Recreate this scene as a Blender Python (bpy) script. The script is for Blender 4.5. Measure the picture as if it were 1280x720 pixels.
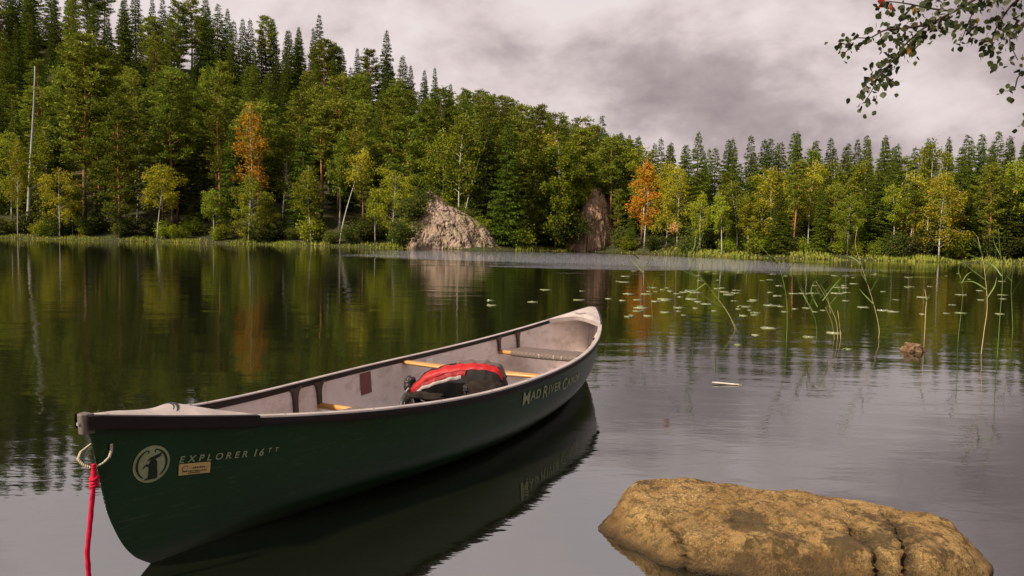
import bpy, bmesh, math, random
import numpy as np
from mathutils import Vector, Matrix, noise

for o in list(bpy.data.objects):
    bpy.data.objects.remove(o)
SC = bpy.context.scene
COL = SC.collection
rng = np.random.default_rng(7)
random.seed(7)
R = math.radians

# ------------------------------------------------------------------ camera
HC = 1.154
FPX, YH, ROLL = 920.4, 301.56, R(1.18)
PITCH = math.atan((360 - YH) / FPX)
cd = bpy.data.cameras.new('camera')
cd.sensor_width = 36
cd.lens = FPX / 1280 * 36
cd.clip_start = 0.05
cd.clip_end = 6000
cam = bpy.data.objects.new('camera', cd)
COL.objects.link(cam)
cam.matrix_world = Matrix.Translation((0, 0, HC)) @ Matrix.Rotation(math.pi / 2 - PITCH, 4, 'X') @ Matrix.Rotation(ROLL, 4, 'Z')
SC.camera = cam

# ------------------------------------------------------------------ sun, exposure
SUN_AZ, SUN_EL = R(-126), R(38)       # azimuth clockwise from +Y: behind and to the left of the camera
sd = bpy.data.lights.new('sun', 'SUN')
sd.energy = 5.0
sd.angle = R(3)
sd.color = (1.0, 0.86, 0.66)
sun = bpy.data.objects.new('sun', sd)
COL.objects.link(sun)
to_sun = Vector((math.sin(SUN_AZ) * math.cos(SUN_EL), math.cos(SUN_AZ) * math.cos(SUN_EL), math.sin(SUN_EL)))
sun.rotation_euler = to_sun.to_track_quat('Z', 'Y').to_euler()
SC.view_settings.view_transform = 'Standard'
SC.view_settings.look = 'None'
SC.view_settings.exposure = 0.45
SC.view_settings.gamma = 1.0
SC.view_settings.use_curve_mapping = False
SC.cycles.max_bounces = 5
SC.cycles.diffuse_bounces = 2
SC.cycles.glossy_bounces = 3
SC.cycles.transmission_bounces = 3
SC.cycles.transparent_max_bounces = 4
SC.cycles.caustics_reflective = False
SC.cycles.caustics_refractive = False
SC.cycles.use_denoising = True


# ------------------------------------------------------------------ node helper
class NT:
    def __init__(s, tree):
        s.t = tree
        tree.nodes.clear()

    def n(s, kind, ins=None, **props):
        nd = s.t.nodes.new(kind)
        for k, v in props.items():
            setattr(nd, k, v)
        for k, v in (ins or {}).items():
            sock = nd.inputs[k]
            if isinstance(v, bpy.types.NodeSocket):
                s.t.links.new(v, sock)
            else:
                if sock.type == 'RGBA' and len(v) == 3:
                    v = (*v, 1)
                sock.default_value = v
        return nd

    def math(s, op, a, b=0.0, c=0.0, clamp=False):
        return s.n('ShaderNodeMath', {0: a, 1: b, 2: c}, operation=op, use_clamp=clamp).outputs[0]

    def mix(s, f, a, b, blend='MIX'):
        nd = s.n('ShaderNodeMix', {'Factor': f}, data_type='RGBA', blend_type=blend)
        for k, v in ((6, a), (7, b)):
            if isinstance(v, bpy.types.NodeSocket):
                s.t.links.new(v, nd.inputs[k])
            else:
                nd.inputs[k].default_value = (*v, 1) if len(v) == 3 else v
        return nd.outputs[2]

    def ramp(s, f, stops, interp='LINEAR'):
        nd = s.n('ShaderNodeValToRGB', {'Fac': f})
        cr = nd.color_ramp
        cr.interpolation = interp
        while len(cr.elements) < len(stops):
            cr.elements.new(0.5)
        for e, (p, c) in zip(cr.elements, stops):
            e.position = p
            e.color = (c, c, c, 1) if isinstance(c, (int, float)) else (*c, 1)
        return nd.outputs[0]

    def noise(s, vec, scale, detail=4, rough=0.55, dist=0.0):
        return s.n('ShaderNodeTexNoise', {'Vector': vec, 'Scale': scale, 'Detail': detail, 'Roughness': rough, 'Distortion': dist}).outputs[0]

    def mapping(s, vec, scale=(1, 1, 1), loc=(0, 0, 0), rot=(0, 0, 0)):
        return s.n('ShaderNodeMapping', {'Vector': vec, 'Scale': scale, 'Location': loc, 'Rotation': rot}).outputs[0]


# ------------------------------------------------------------------ sky
W = bpy.data.worlds.new('World')
SC.world = W
W.use_nodes = True
w = NT(W.node_tree)
tc = w.n('ShaderNodeTexCoord').outputs['Generated']
sep = w.n('ShaderNodeSeparateXYZ', {0: tc}).outputs
cv = w.mapping(tc, (1.0, 1.0, 1.7))
big = w.noise(w.mapping(cv, (1, 1, 1), (14.1, 3.3, 5.5)), 1.5, 3, 0.5, 0.05)
mid = w.noise(w.mapping(cv, (1.0, 1.0, 1), (15.3, 2.2, 8.0)), 3.6, 5, 0.55, 0.1)
fine = w.noise(w.mapping(cv, (1, 1, 1), (5.3, 9.2, 2.0)), 10.0, 6, 0.6, 0.2)
den = w.math('ADD', w.math('ADD', w.math('MULTIPLY', big, 0.50), w.math('MULTIPLY', mid, 0.38)), w.math('MULTIPLY', fine, 0.12))
# a thicker bank of cloud lies towards +X
den = w.math('ADD', w.math('MULTIPLY', w.math('SUBTRACT', den, 0.53), 2.1), 0.525)
bank = w.n('ShaderNodeMapRange', {'Value': sep[0], 'From Min': -0.3, 'From Max': 0.6, 'To Min': -0.05, 'To Max': 0.20}).outputs[0]
low = w.n('ShaderNodeMapRange', {'Value': sep[2], 'From Min': 0.16, 'From Max': 0.45, 'To Min': 1.0, 'To Max': 0.0}).outputs[0]
den = w.math('ADD', den, w.math('MULTIPLY', bank, low))
ccol = w.ramp(den, [(0.42, (0.61, 0.540, 0.532)), (0.50, (0.53, 0.455, 0.448)), (0.60, (0.35, 0.293, 0.294)), (0.72, (0.23, 0.188, 0.196)), (0.95, (0.11, 0.09, 0.096))])
csc = w.mix(1.0, ccol, (10, 10, 10), 'MULTIPLY')
sky = w.n('ShaderNodeTexSky', sky_type='NISHITA', sun_disc=False, sun_elevation=SUN_EL, sun_rotation=SUN_AZ % (2 * math.pi), altitude=100, air_density=1.0, dust_density=2.0).outputs[0]
thin = w.ramp(den, [(0.28, 0.90), (0.40, 1.0)])
scol = w.mix(thin, sky, csc)
bg = w.n('ShaderNodeBackground', {'Color': scol, 'Strength': 0.1})
w.n('ShaderNodeOutputWorld', {'Surface': bg.outputs[0]})


# ------------------------------------------------------------------ geometry helpers
def link(o, parent=None):
    COL.objects.link(o)
    if parent is not None:
        o.parent = parent
    return o


def mesh_from(name, V, Fq, mat=None, smooth=False):
    me = bpy.data.meshes.new(name)
    V = np.asarray(V, float)
    if isinstance(Fq, np.ndarray):
        nf, k = Fq.shape
        me.vertices.add(len(V))
        me.vertices.foreach_set('co', V.ravel())
        me.loops.add(nf * k)
        me.loops.foreach_set('vertex_index', Fq.ravel().astype(np.int32))
        me.polygons.add(nf)
        me.polygons.foreach_set('loop_start', np.arange(0, nf * k, k, dtype=np.int32))
        me.polygons.foreach_set('loop_total', np.full(nf, k, dtype=np.int32))
        me.update(calc_edges=True)
    else:
        me.from_pydata([tuple(v) for v in V], [], Fq)
        me.update()
    if smooth:
        me.polygons.foreach_set('use_smooth', np.ones(len(me.polygons), dtype=bool))
    if mat:
        me.materials.append(mat)
    return me


def mobj(name, V, Fq, mat=None, parent=None, smooth=False):
    return link(bpy.data.objects.new(name, mesh_from(name, V, Fq, mat, smooth)), parent)


def tag(o, label=None, cat=None, group=None, kind=None):
    if label:
        o['label'] = label
    if cat:
        o['category'] = cat
    if group:
        o['group'] = group
    if kind:
        o['kind'] = kind
    return o


def empty(name, loc=(0, 0, 0), rz=0.0):
    o = bpy.data.objects.new(name, None)
    o.location = loc
    o.rotation_euler = (0, 0, rz)
    o.empty_display_size = 0.2
    return link(o)


class MB:
    """collects faces of one part"""
    def __init__(s):
        s.v = []
        s.f = []

    def add(s, V, Fs):
        b = len(s.v)
        s.v += [tuple(map(float, p)) for p in V]
        s.f += [tuple(int(i) + b for i in f) for f in Fs]

    def tube(s, pts, rad, n=6, cap=True, flat=1.0):
        P = [Vector(p) for p in pts]
        m = len(P)
        rad = [rad] * m if isinstance(rad, (int, float)) else list(rad)
        up = Vector((0.31, 0.17, 0.93))
        V = []
        for i, p in enumerate(P):
            t = (P[min(i + 1, m - 1)] - P[max(i - 1, 0)])
            if t.length < 1e-9:
                t = Vector((0, 0, 1))
            t.normalize()
            a = up - t * up.dot(t)
            if a.length < 1e-3:
                a = Vector((1, 0, 0)) - t * t.x
            a.normalize()
            b = t.cross(a)
            up = a
            for k in range(n):
                c, si = math.cos(2 * math.pi * k / n), math.sin(2 * math.pi * k / n)
                V.append(p + (a * c * flat + b * si) * rad[i])
        Fs = [(i * n + k, i * n + (k + 1) % n, (i + 1) * n + (k + 1) % n, (i + 1) * n + k) for i in range(m - 1) for k in range(n)]
        if cap:
            Fs.append(tuple(range(n - 1, -1, -1)))
            Fs.append(tuple((m - 1) * n + k for k in range(n)))
        s.add(V, Fs)

    def grid(s, G, closed_u=False, closed_v=False):
        G = np.asarray(G, float)
        nu, nv = G.shape[:2]
        Fs = []
        for i in range(nu if closed_u else nu - 1):
            for j in range(nv if closed_v else nv - 1):
                i2, j2 = (i + 1) % nu, (j + 1) % nv
                Fs.append((i * nv + j, i2 * nv + j, i2 * nv + j2, i * nv + j2))
        s.add(G.reshape(-1, 3), Fs)

    def build(s, name, mat, parent=None, smooth=False, bevel=0.0):
        o = mobj(name, s.v, s.f, mat, parent, smooth)
        if bevel:
            md = o.modifiers.new('bevel', 'BEVEL')
            md.width = bevel
            md.segments = 2
            md.limit_method = 'ANGLE'
        return o


def new_mat(name):
    m = bpy.data.materials.new(name)
    m.use_nodes = True
    return m, NT(m.node_tree)


def simple(name, col, rough=0.5, spec=0.5, var=0.0, nscale=20, bump=0.0, bscale=80, metal=0.0):
    m, t = new_mat(name)
    co = t.n('ShaderNodeTexCoord').outputs['Object']
    c = col
    if var:
        nz = t.noise(co, nscale, 5, 0.6)
        c = t.mix(t.ramp(nz, [(0.3, 0.0), (0.7, 1.0)]), tuple(x * (1 - var) for x in col), tuple(min(1, x * (1 + var)) for x in col))
    p = t.n('ShaderNodeBsdfPrincipled', {'Base Color': c, 'Roughness': rough, 'Specular IOR Level': spec, 'Metallic': metal})
    if bump:
        b = t.n('ShaderNodeBump', {'Height': t.noise(co, bscale, 4, 0.6), 'Distance': bump, 'Strength': 1.0})
        t.t.links.new(b.outputs[0], p.inputs['Normal'])
    t.n('ShaderNodeOutputMaterial', {0: p.outputs[0]})
    return m


def smooth01(x):
    x = np.clip(x, 0, 1)
    return x * x * (3 - 2 * x)


# ------------------------------------------------------------------ shoreline and ground
SX = np.array([-900, -300, -130, -77, -35, -12, -6, -2, 2, 7, 11, 15, 21, 28, 36, 44, 60, 100, 300, 900.])
SY = np.array([150, 130, 114, 110, 101, 94, 91.5, 92, 94.5, 98.5, 98.5, 92, 79, 73.5, 71, 70, 68, 66, 80, 130.])


def ysh(x):
    x = np.asarray(x, float)
    return np.interp(x, SX, SY) + 0.55 * np.sin(x * 0.33) + 0.35 * np.sin(x * 0.71 + 1.3)


AX = np.array([-500, -130, -96, -75, -55, -35, -15, 0, 13, 26, 40, 60, 120, 500.])
AH = np.array([56, 54, 46, 43, 40, 34, 25, 21.5, 17.5, 11, 5.5, 5, 6, 8.])


def gh(x, y):
    """height of the ground behind the shoreline"""
    x = np.asarray(x, float)
    y = np.asarray(y, float)
    d = y - ysh(x)
    a = np.interp(x, AX, AH)
    z = np.where(d < 0, np.maximum(d * 0.10, -2.2), 0.10 + 0.35 * smooth01(d / 3) + 2.0 * smooth01((d - 1.5) / 9) * np.clip(a / 40, 0.25, 1) + (a - 1) * np.clip((d - 5) / 92, 0, 1) ** 1.12 * (1 - 0.25 * smooth01((d - 97) / 120)))
    z = z + np.where(d > 2, (0.5 * np.sin(x * 0.21 + y * 0.13) + 0.3 * np.sin(x * 0.47 - y * 0.31)) * smooth01((d - 2) / 10), 0)
    return z


xs = np.unique(np.concatenate([np.linspace(-2500, -150, 14), np.arange(-150, 110, 1.6), np.linspace(110, 2500, 14)]))
ds = np.array([-2600, -600, -150, -90, -40, -15, -6, -3, -1.5, -0.6, 0, 0.5, 1, 1.8, 2.6, 3.5, 5, 6.5, 8, 10, 12, 15, 18, 22, 27, 32, 38, 45, 52, 60, 68, 78, 88, 97, 110, 130, 200, 500, 1200, 2600.])
gx, gd = np.meshgrid(xs, ds, indexing='ij')
gy = ysh(gx) + gd
gz = gh(gx, gy)
G = np.stack([gx, gy, gz], -1)
mg, t = new_mat('forest_floor')
co = t.n('ShaderNodeTexCoord').outputs['Object']
n1 = t.noise(co, 0.6, 5, 0.65)
n2 = t.noise(co, 3.0, 4, 0.6)
c = t.mix(t.ramp(n1, [(0.35, 0.0), (0.65, 1.0)]), (0.035, 0.028, 0.016), (0.04, 0.055, 0.018))
c = t.mix(t.ramp(n2, [(0.5, 0.0), (0.7, 0.7)]), c, (0.085, 0.065, 0.035))
p = t.n('ShaderNodeBsdfPrincipled', {'Base Color': c, 'Roughness': 0.95, 'Specular IOR Level': 0.1})
t.n('ShaderNodeOutputMaterial', {0: p.outputs[0]})
b = MB()
b.grid(G)
ground = b.build('ground', mg, smooth=True)
tag(ground, kind='structure', label='dark mossy forest floor rising behind the lake shore')

# near bank behind the photographer and off to the side, where the overhanging tree stands
nx, ny = np.meshgrid(np.linspace(-9, 13, 45), np.linspace(-9, 9, 37), indexing='ij')
dist = np.maximum((-1.0 - ny), (nx - 4.5) - 0.25 * np.maximum(ny - 4, 0) ** 1.5)
nzv = np.clip(dist * 0.32, -0.5, 0.75) + 0.05 * np.sin(nx * 2.1) * np.sin(ny * 1.7)
b = MB()
b.grid(np.stack([nx, ny, nzv], -1))
bank = b.build('bank', mg, smooth=True)
tag(bank, kind='structure', label='low earthen bank on the near side of the lake')

# ------------------------------------------------------------------ water
mw, t = new_mat('lake_water')
co = t.n('ShaderNodeTexCoord').outputs['Object']
sw = t.noise(t.mapping(co, (0.55, 1.0, 1.0), rot=(0, 0, R(14))), 1.1, 2, 0.5, 0.4)
rp = t.noise(t.mapping(co, (0.6, 1.5, 1.0), rot=(0, 0, R(-9))), 5.0, 3, 0.55, 0.3)
fr = t.noise(t.mapping(co, (0.7, 1.8, 1.0), rot=(0, 0, R(5))), 19.0, 2, 0.5)
lull = t.ramp(t.noise(co, 0.11, 2, 0.5), [(0.35, 0.55), (0.7, 1.0)])
sp = t.n('ShaderNodeSeparateXYZ', {0: co}).outputs
# breeze-ruffled band of open water in front of the far shore
wob = t.math('MULTIPLY', t.math('SUBTRACT', t.noise(t.mapping(co, (0.05, 0.14, 1)), 1.0, 5, 0.65), 0.5), 44.0)
yy = t.math('ADD', sp[1], wob)
ux = t.math('DIVIDE', t.math('SUBTRACT', sp[0], 4.0), 19.0)
axis = t.math('SUBTRACT', 62.0, t.math('MULTIPLY', sp[0], 0.35))
uy = t.math('DIVIDE', t.math('SUBTRACT', yy, axis), 30.0)
rr = t.math('ADD', t.math('MULTIPLY', ux, ux), t.math('MULTIPLY', uy, uy))
ruf = t.n('ShaderNodeMapRange', {'Value': rr, 'From Min': 0.35, 'From Max': 1.15, 'To Min': 1.0, 'To Max': 0.0}, interpolation_type='SMOOTHSTEP').outputs[0]
hgt = t.math('ADD', t.math('MULTIPLY', sw, 0.0125), t.math('MULTIPLY', rp, 0.0021))
hgt = t.math('ADD', hgt, t.math('MULTIPLY', fr, 0.00045))
hgt = t.math('MULTIPLY', hgt, lull)
hgt = t.math('ADD', hgt, t.math('MULTIPLY', t.math('MULTIPLY', ruf, t.noise(t.mapping(co, (0.7, 1.4, 1)), 3.0, 3, 0.6)), 0.14))
bp = t.n('ShaderNodeBump', {'Height': hgt, 'Distance': 1.0, 'Strength': 1.0})
p = t.n('ShaderNodeBsdfPrincipled', {'Base Color': (0.006, 0.007, 0.004), 'Roughness': 0.015, 'IOR': t.math('ADD', 4.0, t.math('MULTIPLY', ruf, 8.0)), 'Normal': bp.outputs[0]})
t.n('ShaderNodeOutputMaterial', {0: p.outputs[0]})
b = MB()
b.add([(-2500, -60, 0), (2500, -60, 0), (2500, 2400, 0), (-2500, 2400, 0)], [(0, 1, 2, 3)])
water = b.build('water', mw)
tag(water, kind='structure', label='dark calm lake water mirroring forest and clouds')


# ------------------------------------------------------------------ foliage materials
def foliage(name, c1, c2, c3=None, trans=0.3, objvar=0.38):
    m, t = new_mat(name)
    g = t.n('ShaderNodeNewGeometry').outputs
    rpi = g['Random Per Island']
    oi = t.n('ShaderNodeObjectInfo').outputs['Random']
    c = t.mix(rpi, c1, c2)
    if c3:
        c = t.mix(t.ramp(t.math('FRACT', t.math('MULTIPLY', rpi, 7.31)), [(0.62, 0.0), (0.8, 1.0)]), c, c3)
    hs = t.n('ShaderNodeHueSaturation', {'Hue': t.math('ADD', 0.485, t.math('MULTIPLY', oi, 0.03)), 'Saturation': 1.0,
                                         'Value': t.math('ADD', 1 - objvar, t.math('MULTIPLY', t.math('FRACT', t.math('MULTIPLY', oi, 5.7)), 2 * objvar)), 'Fac': 1.0, 'Color': c}).outputs[0]
    d = t.n('ShaderNodeBsdfDiffuse', {'Color': hs})
    tr = t.n('ShaderNodeBsdfTranslucent', {'Color': hs})
    mx = t.n('ShaderNodeMixShader', {0: trans, 1: d.outputs[0], 2: tr.outputs[0]})
    t.n('ShaderNodeOutputMaterial', {0: mx.outputs[0]})
    return m


M = {}
M['spruce'] = foliage('spruce_needles', (0.044, 0.070, 0.008), (0.100, 0.130, 0.014), trans=0.25)
M['pine'] = foliage('pine_needles', (0.105, 0.142, 0.014), (0.220, 0.245, 0.034), trans=0.28)
M['birch'] = foliage('birch_leaves', (0.130, 0.190, 0.014), (0.225, 0.280, 0.022), (0.31, 0.29, 0.025))
M['yellow'] = foliage('yellowing_leaves', (0.23, 0.22, 0.018), (0.40, 0.30, 0.022), (0.18, 0.21, 0.022))
M['lime'] = foliage('lime_leaves', (0.22, 0.27, 0.018), (0.36, 0.36, 0.026), (0.40, 0.34, 0.03), objvar=0.05)
M['orange'] = foliage('orange_leaves', (0.40, 0.15, 0.012), (0.46, 0.23, 0.016), (0.24, 0.20, 0.02))
M['bush'] = foliage('undergrowth_leaves', (0.045, 0.078, 0.014), (0.090, 0.125, 0.022), (0.13, 0.11, 0.03))
M['grass'] = foliage('shore_grass', (0.16, 0.21, 0.025), (0.25, 0.27, 0.045), (0.30, 0.26, 0.07), trans=0.3)


def bark(name, lo, hi, h0, h1, white=False):
    m, t = new_mat(name)
    co = t.n('ShaderNodeTexCoord').outputs['Object']
    z = t.n('ShaderNodeSeparateXYZ', {0: co}).outputs[2]
    f = t.n('ShaderNodeMapRange', {'Value': z, 'From Min': h0, 'From Max': h1}).outputs[0]
    c = t.mix(f, lo, hi)
    n1 = t.noise(t.mapping(co, (4, 4, 1.2)), 2.0, 4, 0.7)
    c = t.mix(t.ramp(n1, [(0.45, 0.0), (0.65, 0.65)]), c, tuple(x * 0.35 for x in lo))
    p = t.n('ShaderNodeBsdfPrincipled', {'Base Color': c, 'Roughness': 0.9, 'Specular IOR Level': 0.15})
    t.n('ShaderNodeOutputMaterial', {0: p.outputs[0]})
    return m


M['bark_pine'] = bark('pine_bark', (0.13, 0.085, 0.055), (0.42, 0.19, 0.075), 2.0, 7.0)
M['bark_spruce'] = bark('spruce_bark', (0.09, 0.065, 0.05), (0.10, 0.075, 0.055), 0, 10)
M['bark_birch'] = bark('birch_bark', (0.46, 0.44, 0.38), (0.55, 0.53, 0.47), 0, 10)
M['bark_dead'] = bark('dead_wood', (0.42, 0.40, 0.36), (0.36, 0.35, 0.33), 0, 10)

# ------------------------------------------------------------------ tree prototypes (nominal height 16 m)
HN = 16.0


def unit(a):
    return a / np.maximum(np.linalg.norm(a, axis=-1, keepdims=True), 1e-9)


def cards(C, D, L, Wd, r):
    """small folded leaf shapes: base, two shoulders, tip"""
    n = len(C)
    D = unit(D)
    N = unit(r.normal(size=(n, 3)))
    S = unit(np.cross(D, N))
    U = np.cross(S, D)
    L = np.asarray(L).reshape(-1, 1) * np.ones((n, 1))
    Wd = np.asarray(Wd).reshape(-1, 1) * np.ones((n, 1))
    V = np.stack([C, C + D * L * 0.45 + S * Wd * 0.5 + U * Wd * 0.12, C + D * L, C + D * L * 0.45 - S * Wd * 0.5 + U * Wd * 0.12], 1)
    return V.reshape(-1, 3)


def crown_mesh(name, V, mat):
    n = len(V) // 4
    return mesh_from(name, V, np.arange(n * 4).reshape(n, 4), mat)


def trunk_line(r, H, lean=0.0, wob=0.1, n=9):
    zs = np.linspace(0, 1, n)
    ph = r.random(4) * 6.28
    x = lean * zs ** 1.3 + wob * np.sin(zs * 4 + ph[0]) * zs
    y = wob * np.sin(zs * 3.3 + ph[1]) * zs
    return np.stack([x, y, zs * H], 1)


def make_spruce(seed, dens=1.0, width=0.17, base=0.05):
    r = np.random.default_rng(seed)
    H = HN
    T = MB()
    line = trunk_line(r, H, 0, 0.05)
    T.tube(line, np.linspace(0.17, 0.015, len(line)), 6)
    Cs, Ds, Ls, Ws = [], [], [], []
    h = base * H
    while h < H - 0.12:
        tt = h / H
        rad = width * H * (1 - tt) ** 0.82 * (0.55 + 0.45 * min(1, tt / 0.12)) + 0.10
        nb = max(4, int(7 * (0.6 + 0.4 * (1 - tt))))
        a0 = r.random() * 6.28
        for k in range(nb):
            if r.random() < 0.10:
                continue
            az = a0 + k * 6.283 / nb + r.normal() * 0.22
            ln = rad * (0.62 + 0.5 * r.random())
            hb = h + r.normal() * 0.10
            ca, sa = math.cos(az), math.sin(az)
            n = max(9, int(ln * 19 * dens * (1 + 1.3 * tt)))
            rho = r.random(n) ** 0.75
            sag = ln * (-0.42 * rho + 0.20 * rho ** 2) * (0.5 + 0.9 * (1 - tt)) + 0.25 * ln * tt * rho
            spread = (0.10 + 0.22 * ln * rho * (1.1 - rho)) * r.normal(size=n)
            P = np.stack([ca * ln * rho - sa * spread, sa * ln * rho + ca * spread, hb + sag + r.normal(size=n) * 0.05], 1)
            side = np.sign(spread)
            D = np.stack([ca * 0.9 - sa * side * 0.7, sa * 0.9 + ca * side * 0.7, -0.35 - 0.5 * r.random(n)], 1) + r.normal(size=(n, 3)) * 0.22
            Cs.append(P)
            Ds.append(D)
            Ls.append((0.30 + 0.34 * r.random(n)) * (0.55 + 0.45 * (1 - tt)))
            Ws.append((0.11 + 0.10 * r.random(n)) * (0.5 + 0.5 * (1 - tt)))
            if k % 2 == 0 and ln > 0.8:
                T.tube([(0, 0, hb), (ca * ln * 0.8, sa * ln * 0.8, hb - 0.2 * ln * (1 - tt))], [0.025, 0.006], 3, False)
        h += 0.26 + 0.10 * (1 - tt)
    # leader
    n = 24
    zt = H - r.random(n) * 0.9
    Cs.append(np.stack([0 * zt, 0 * zt, zt], 1))
    a = r.random(n) * 6.28
    Ds.append(np.stack([np.cos(a), np.sin(a), 0.5 + r.random(n)], 1))
    Ls.append(np.full(n, 0.3))
    Ws.append(np.full(n, 0.07))
    V = cards(np.concatenate(Cs), np.concatenate(Ds), np.concatenate(Ls), np.concatenate(Ws), r)
    tm = mesh_from('trunk', T.v, T.f, M['bark_spruce'], True)
    return tm, crown_mesh('crown', V, M['spruce'])


def make_pine(seed, c0=0.42, width=0.16, nl=46, dens=1.0, lean=0.0):
    r = np.random.default_rng(seed)
    H = HN
    T = MB()
    line = trunk_line(r, H, lean, 0.22)
    T.tube(line, np.linspace(0.19, 0.03, len(line)), 7)
    Cs, Ds, Ls, Ws = [], [], [], []
    # dead stubs below the crown
    for k in range(9):
        hb = H * (0.12 + (c0 - 0.1) * r.random())
        az = r.random() * 6.28
        ln = 0.5 + 1.3 * r.random()
        bx = np.interp(hb, line[:, 2], line[:, 0])
        by = np.interp(hb, line[:, 2], line[:, 1])
        T.tube([(bx, by, hb), (bx + math.cos(az) * ln, by + math.sin(az) * ln, hb - 0.15 * ln)], [0.025, 0.006], 3, False)
    for k in range(nl):
        u = (k + r.random()) / nl
        hb = H * (c0 + (0.985 - c0) * u)
        prof = (0.45 + 0.9 * u) if u < 0.35 else 0.77 * ((1 - u) / 0.65) ** 0.62 + 0.10
        ln = width * H * prof * (0.65 + 0.6 * r.random()) + 0.25
        az = k * 2.4 + r.normal() * 0.5
        rise = -0.05 + 0.55 * u + r.normal() * 0.10
        bx = np.interp(hb, line[:, 2], line[:, 0])
        by = np.interp(hb, line[:, 2], line[:, 1])
        ca, sa = math.cos(az), math.sin(az)
        pts = [(bx + ca * ln * q, by + sa * ln * q, hb + ln * (rise * q + 0.18 * q * q)) for q in (0, 0.35, 0.7, 1.0)]
        T.tube(pts, [0.045 * (1.1 - u), 0.03 * (1.1 - u) + 0.004, 0.018, 0.006], 4, False)
        # needle pads along the outer limb
        npad = max(3, int(ln * 3.0))
        for j in range(npad):
            q = 0.30 + 0.75 * (j + r.random()) / npad
            pc = np.array([bx + ca * ln * q, by + sa * ln * q, hb + ln * (rise * q + 0.18 * q * q)])
            lat = r.normal() * 0.30 * ln * (1.15 - q) + r.normal() * 0.15
            pc += np.array([-sa * lat, ca * lat, 0.05 + r.normal() * 0.06])
            n = int((22 + 14 * r.random()) * dens)
            P = pc + r.normal(size=(n, 3)) * np.array([0.24, 0.24, 0.07])
            D = r.normal(size=(n, 3)) * np.array([0.8, 0.8, 0.35]) + np.array([ca * 0.4, sa * 0.4, 0.35])
            Cs.append(P)
            Ds.append(D)
            Ls.append(0.26 + 0.22 * r.random(n))
            Ws.append(0.09 + 0.07 * r.random(n))
    V = cards(np.concatenate(Cs), np.concatenate(Ds), np.concatenate(Ls), np.concatenate(Ws), r)
    return mesh_from('trunk', T.v, T.f, M['bark_pine'], True), crown_mesh('crown', V, M['pine'])


def make_birch(seed, mat='birch', c0=0.28, width=0.17, nl=34, leaves=5200, lean=0.0, fork=False, round_=False, lsize=1.0):
    r = np.random.default_rng(seed)
    H = HN
    T = MB()
    line = trunk_line(r, H * 0.97, lean, 0.35)
    T.tube(line, np.linspace(0.13, 0.012, len(line)), 6)
    if fork:
        l2 = line.copy()
        l2[:, 0] += np.linspace(0, 2.6, len(line))
        l2[:, 2] *= 0.8
        T.tube(l2, np.linspace(0.09, 0.01, len(line)), 5)
    twig = []
    for k in range(nl):
        u = (k + r.random()) / nl
        hb = H * (c0 + (0.93 - c0) * u)
        if round_:
            ln = width * H * math.sqrt(max(0.05, 1 - (2 * u - 0.85) ** 2 / 1.9)) * (0.7 + 0.4 * r.random())
        else:
            ln = width * H * (0.30 + 1.0 * math.sin(math.pi * min(1, u * 0.85 + 0.15)) ** 0.8) * (0.5 + 0.6 * r.random())
        az = k * 2.4 + r.normal() * 0.6
        ca, sa = math.cos(az), math.sin(az)
        bx = np.interp(hb, line[:, 2], line[:, 0])
        by = np.interp(hb, line[:, 2], line[:, 1])
        rise = 0.75 + 0.3 * r.random()
        qs = (0, 0.35, 0.7, 1.0)
        pts = [(bx + ca * ln * q, by + sa * ln * q, hb + ln * (rise * q - 0.55 * q * q)) for q in qs]
        T.tube(pts, [0.035 * (1.15 - u), 0.022 * (1.15 - u), 0.012, 0.004], 4, False)
        for j in range(max(2, int(ln * 2.2))):
            q = 0.35 + 0.7 * r.random()
            twig.append(np.array([bx + ca * ln * q + r.normal() * 0.25, by + sa * ln * q + r.normal() * 0.25, hb + ln * (rise * q - 0.55 * q * q) + r.normal() * 0.2]))
    twig.append(line[-1])
    twig = np.array(twig)
    n = leaves
    idx = r.integers(0, len(twig), n)
    drop = -np.abs(r.normal(size=n)) * 0.55
    C = twig[idx] + r.normal(size=(n, 3)) * np.array([0.30, 0.30, 0.22]) + np.stack([0 * drop, 0 * drop, drop], 1)
    D = r.normal(size=(n, 3)) + np.array([0, 0, -0.5])
    V = cards(C, D, (0.18 + 0.15 * r.random(n)) * lsize, (0.15 + 0.12 * r.random(n)) * lsize, r)
    return mesh_from('trunk', T.v, T.f, M['bark_birch'], True), crown_mesh('crown', V, M[mat])


def make_bush(seed, mat='bush', leaves=2600):
    r = np.random.default_rng(seed)
    T = MB()
    tips = []
    for k in range(12):
        az, sp = r.random() * 6.28, 0.3 + 1.1 * r.random()
        h = 0.9 + 1.5 * r.random()
        tips.append((math.cos(az) * sp, math.sin(az) * sp, h))
        T.tube([(0.1 * math.cos(az), 0.1 * math.sin(az), 0), (math.cos(az) * sp * 0.5, math.sin(az) * sp * 0.5, h * 0.6), tips[-1]], [0.03, 0.02, 0.006], 4, False)
    tips = np.array(tips)
    n = leaves
    C = tips[r.integers(0, len(tips), n)] * (0.35 + 0.7 * r.random((n, 1))) + r.normal(size=(n, 3)) * np.array([0.28, 0.28, 0.20])
    C[:, 2] = np.abs(C[:, 2])
    V = cards(C, r.normal(size=(n, 3)), 0.11 + 0.10 * r.random(n), 0.08 + 0.07 * r.random(n), r)
    return mesh_from('stem', T.v, T.f, M['bark_spruce'], True), crown_mesh('foliage', V, M[mat])


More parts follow.
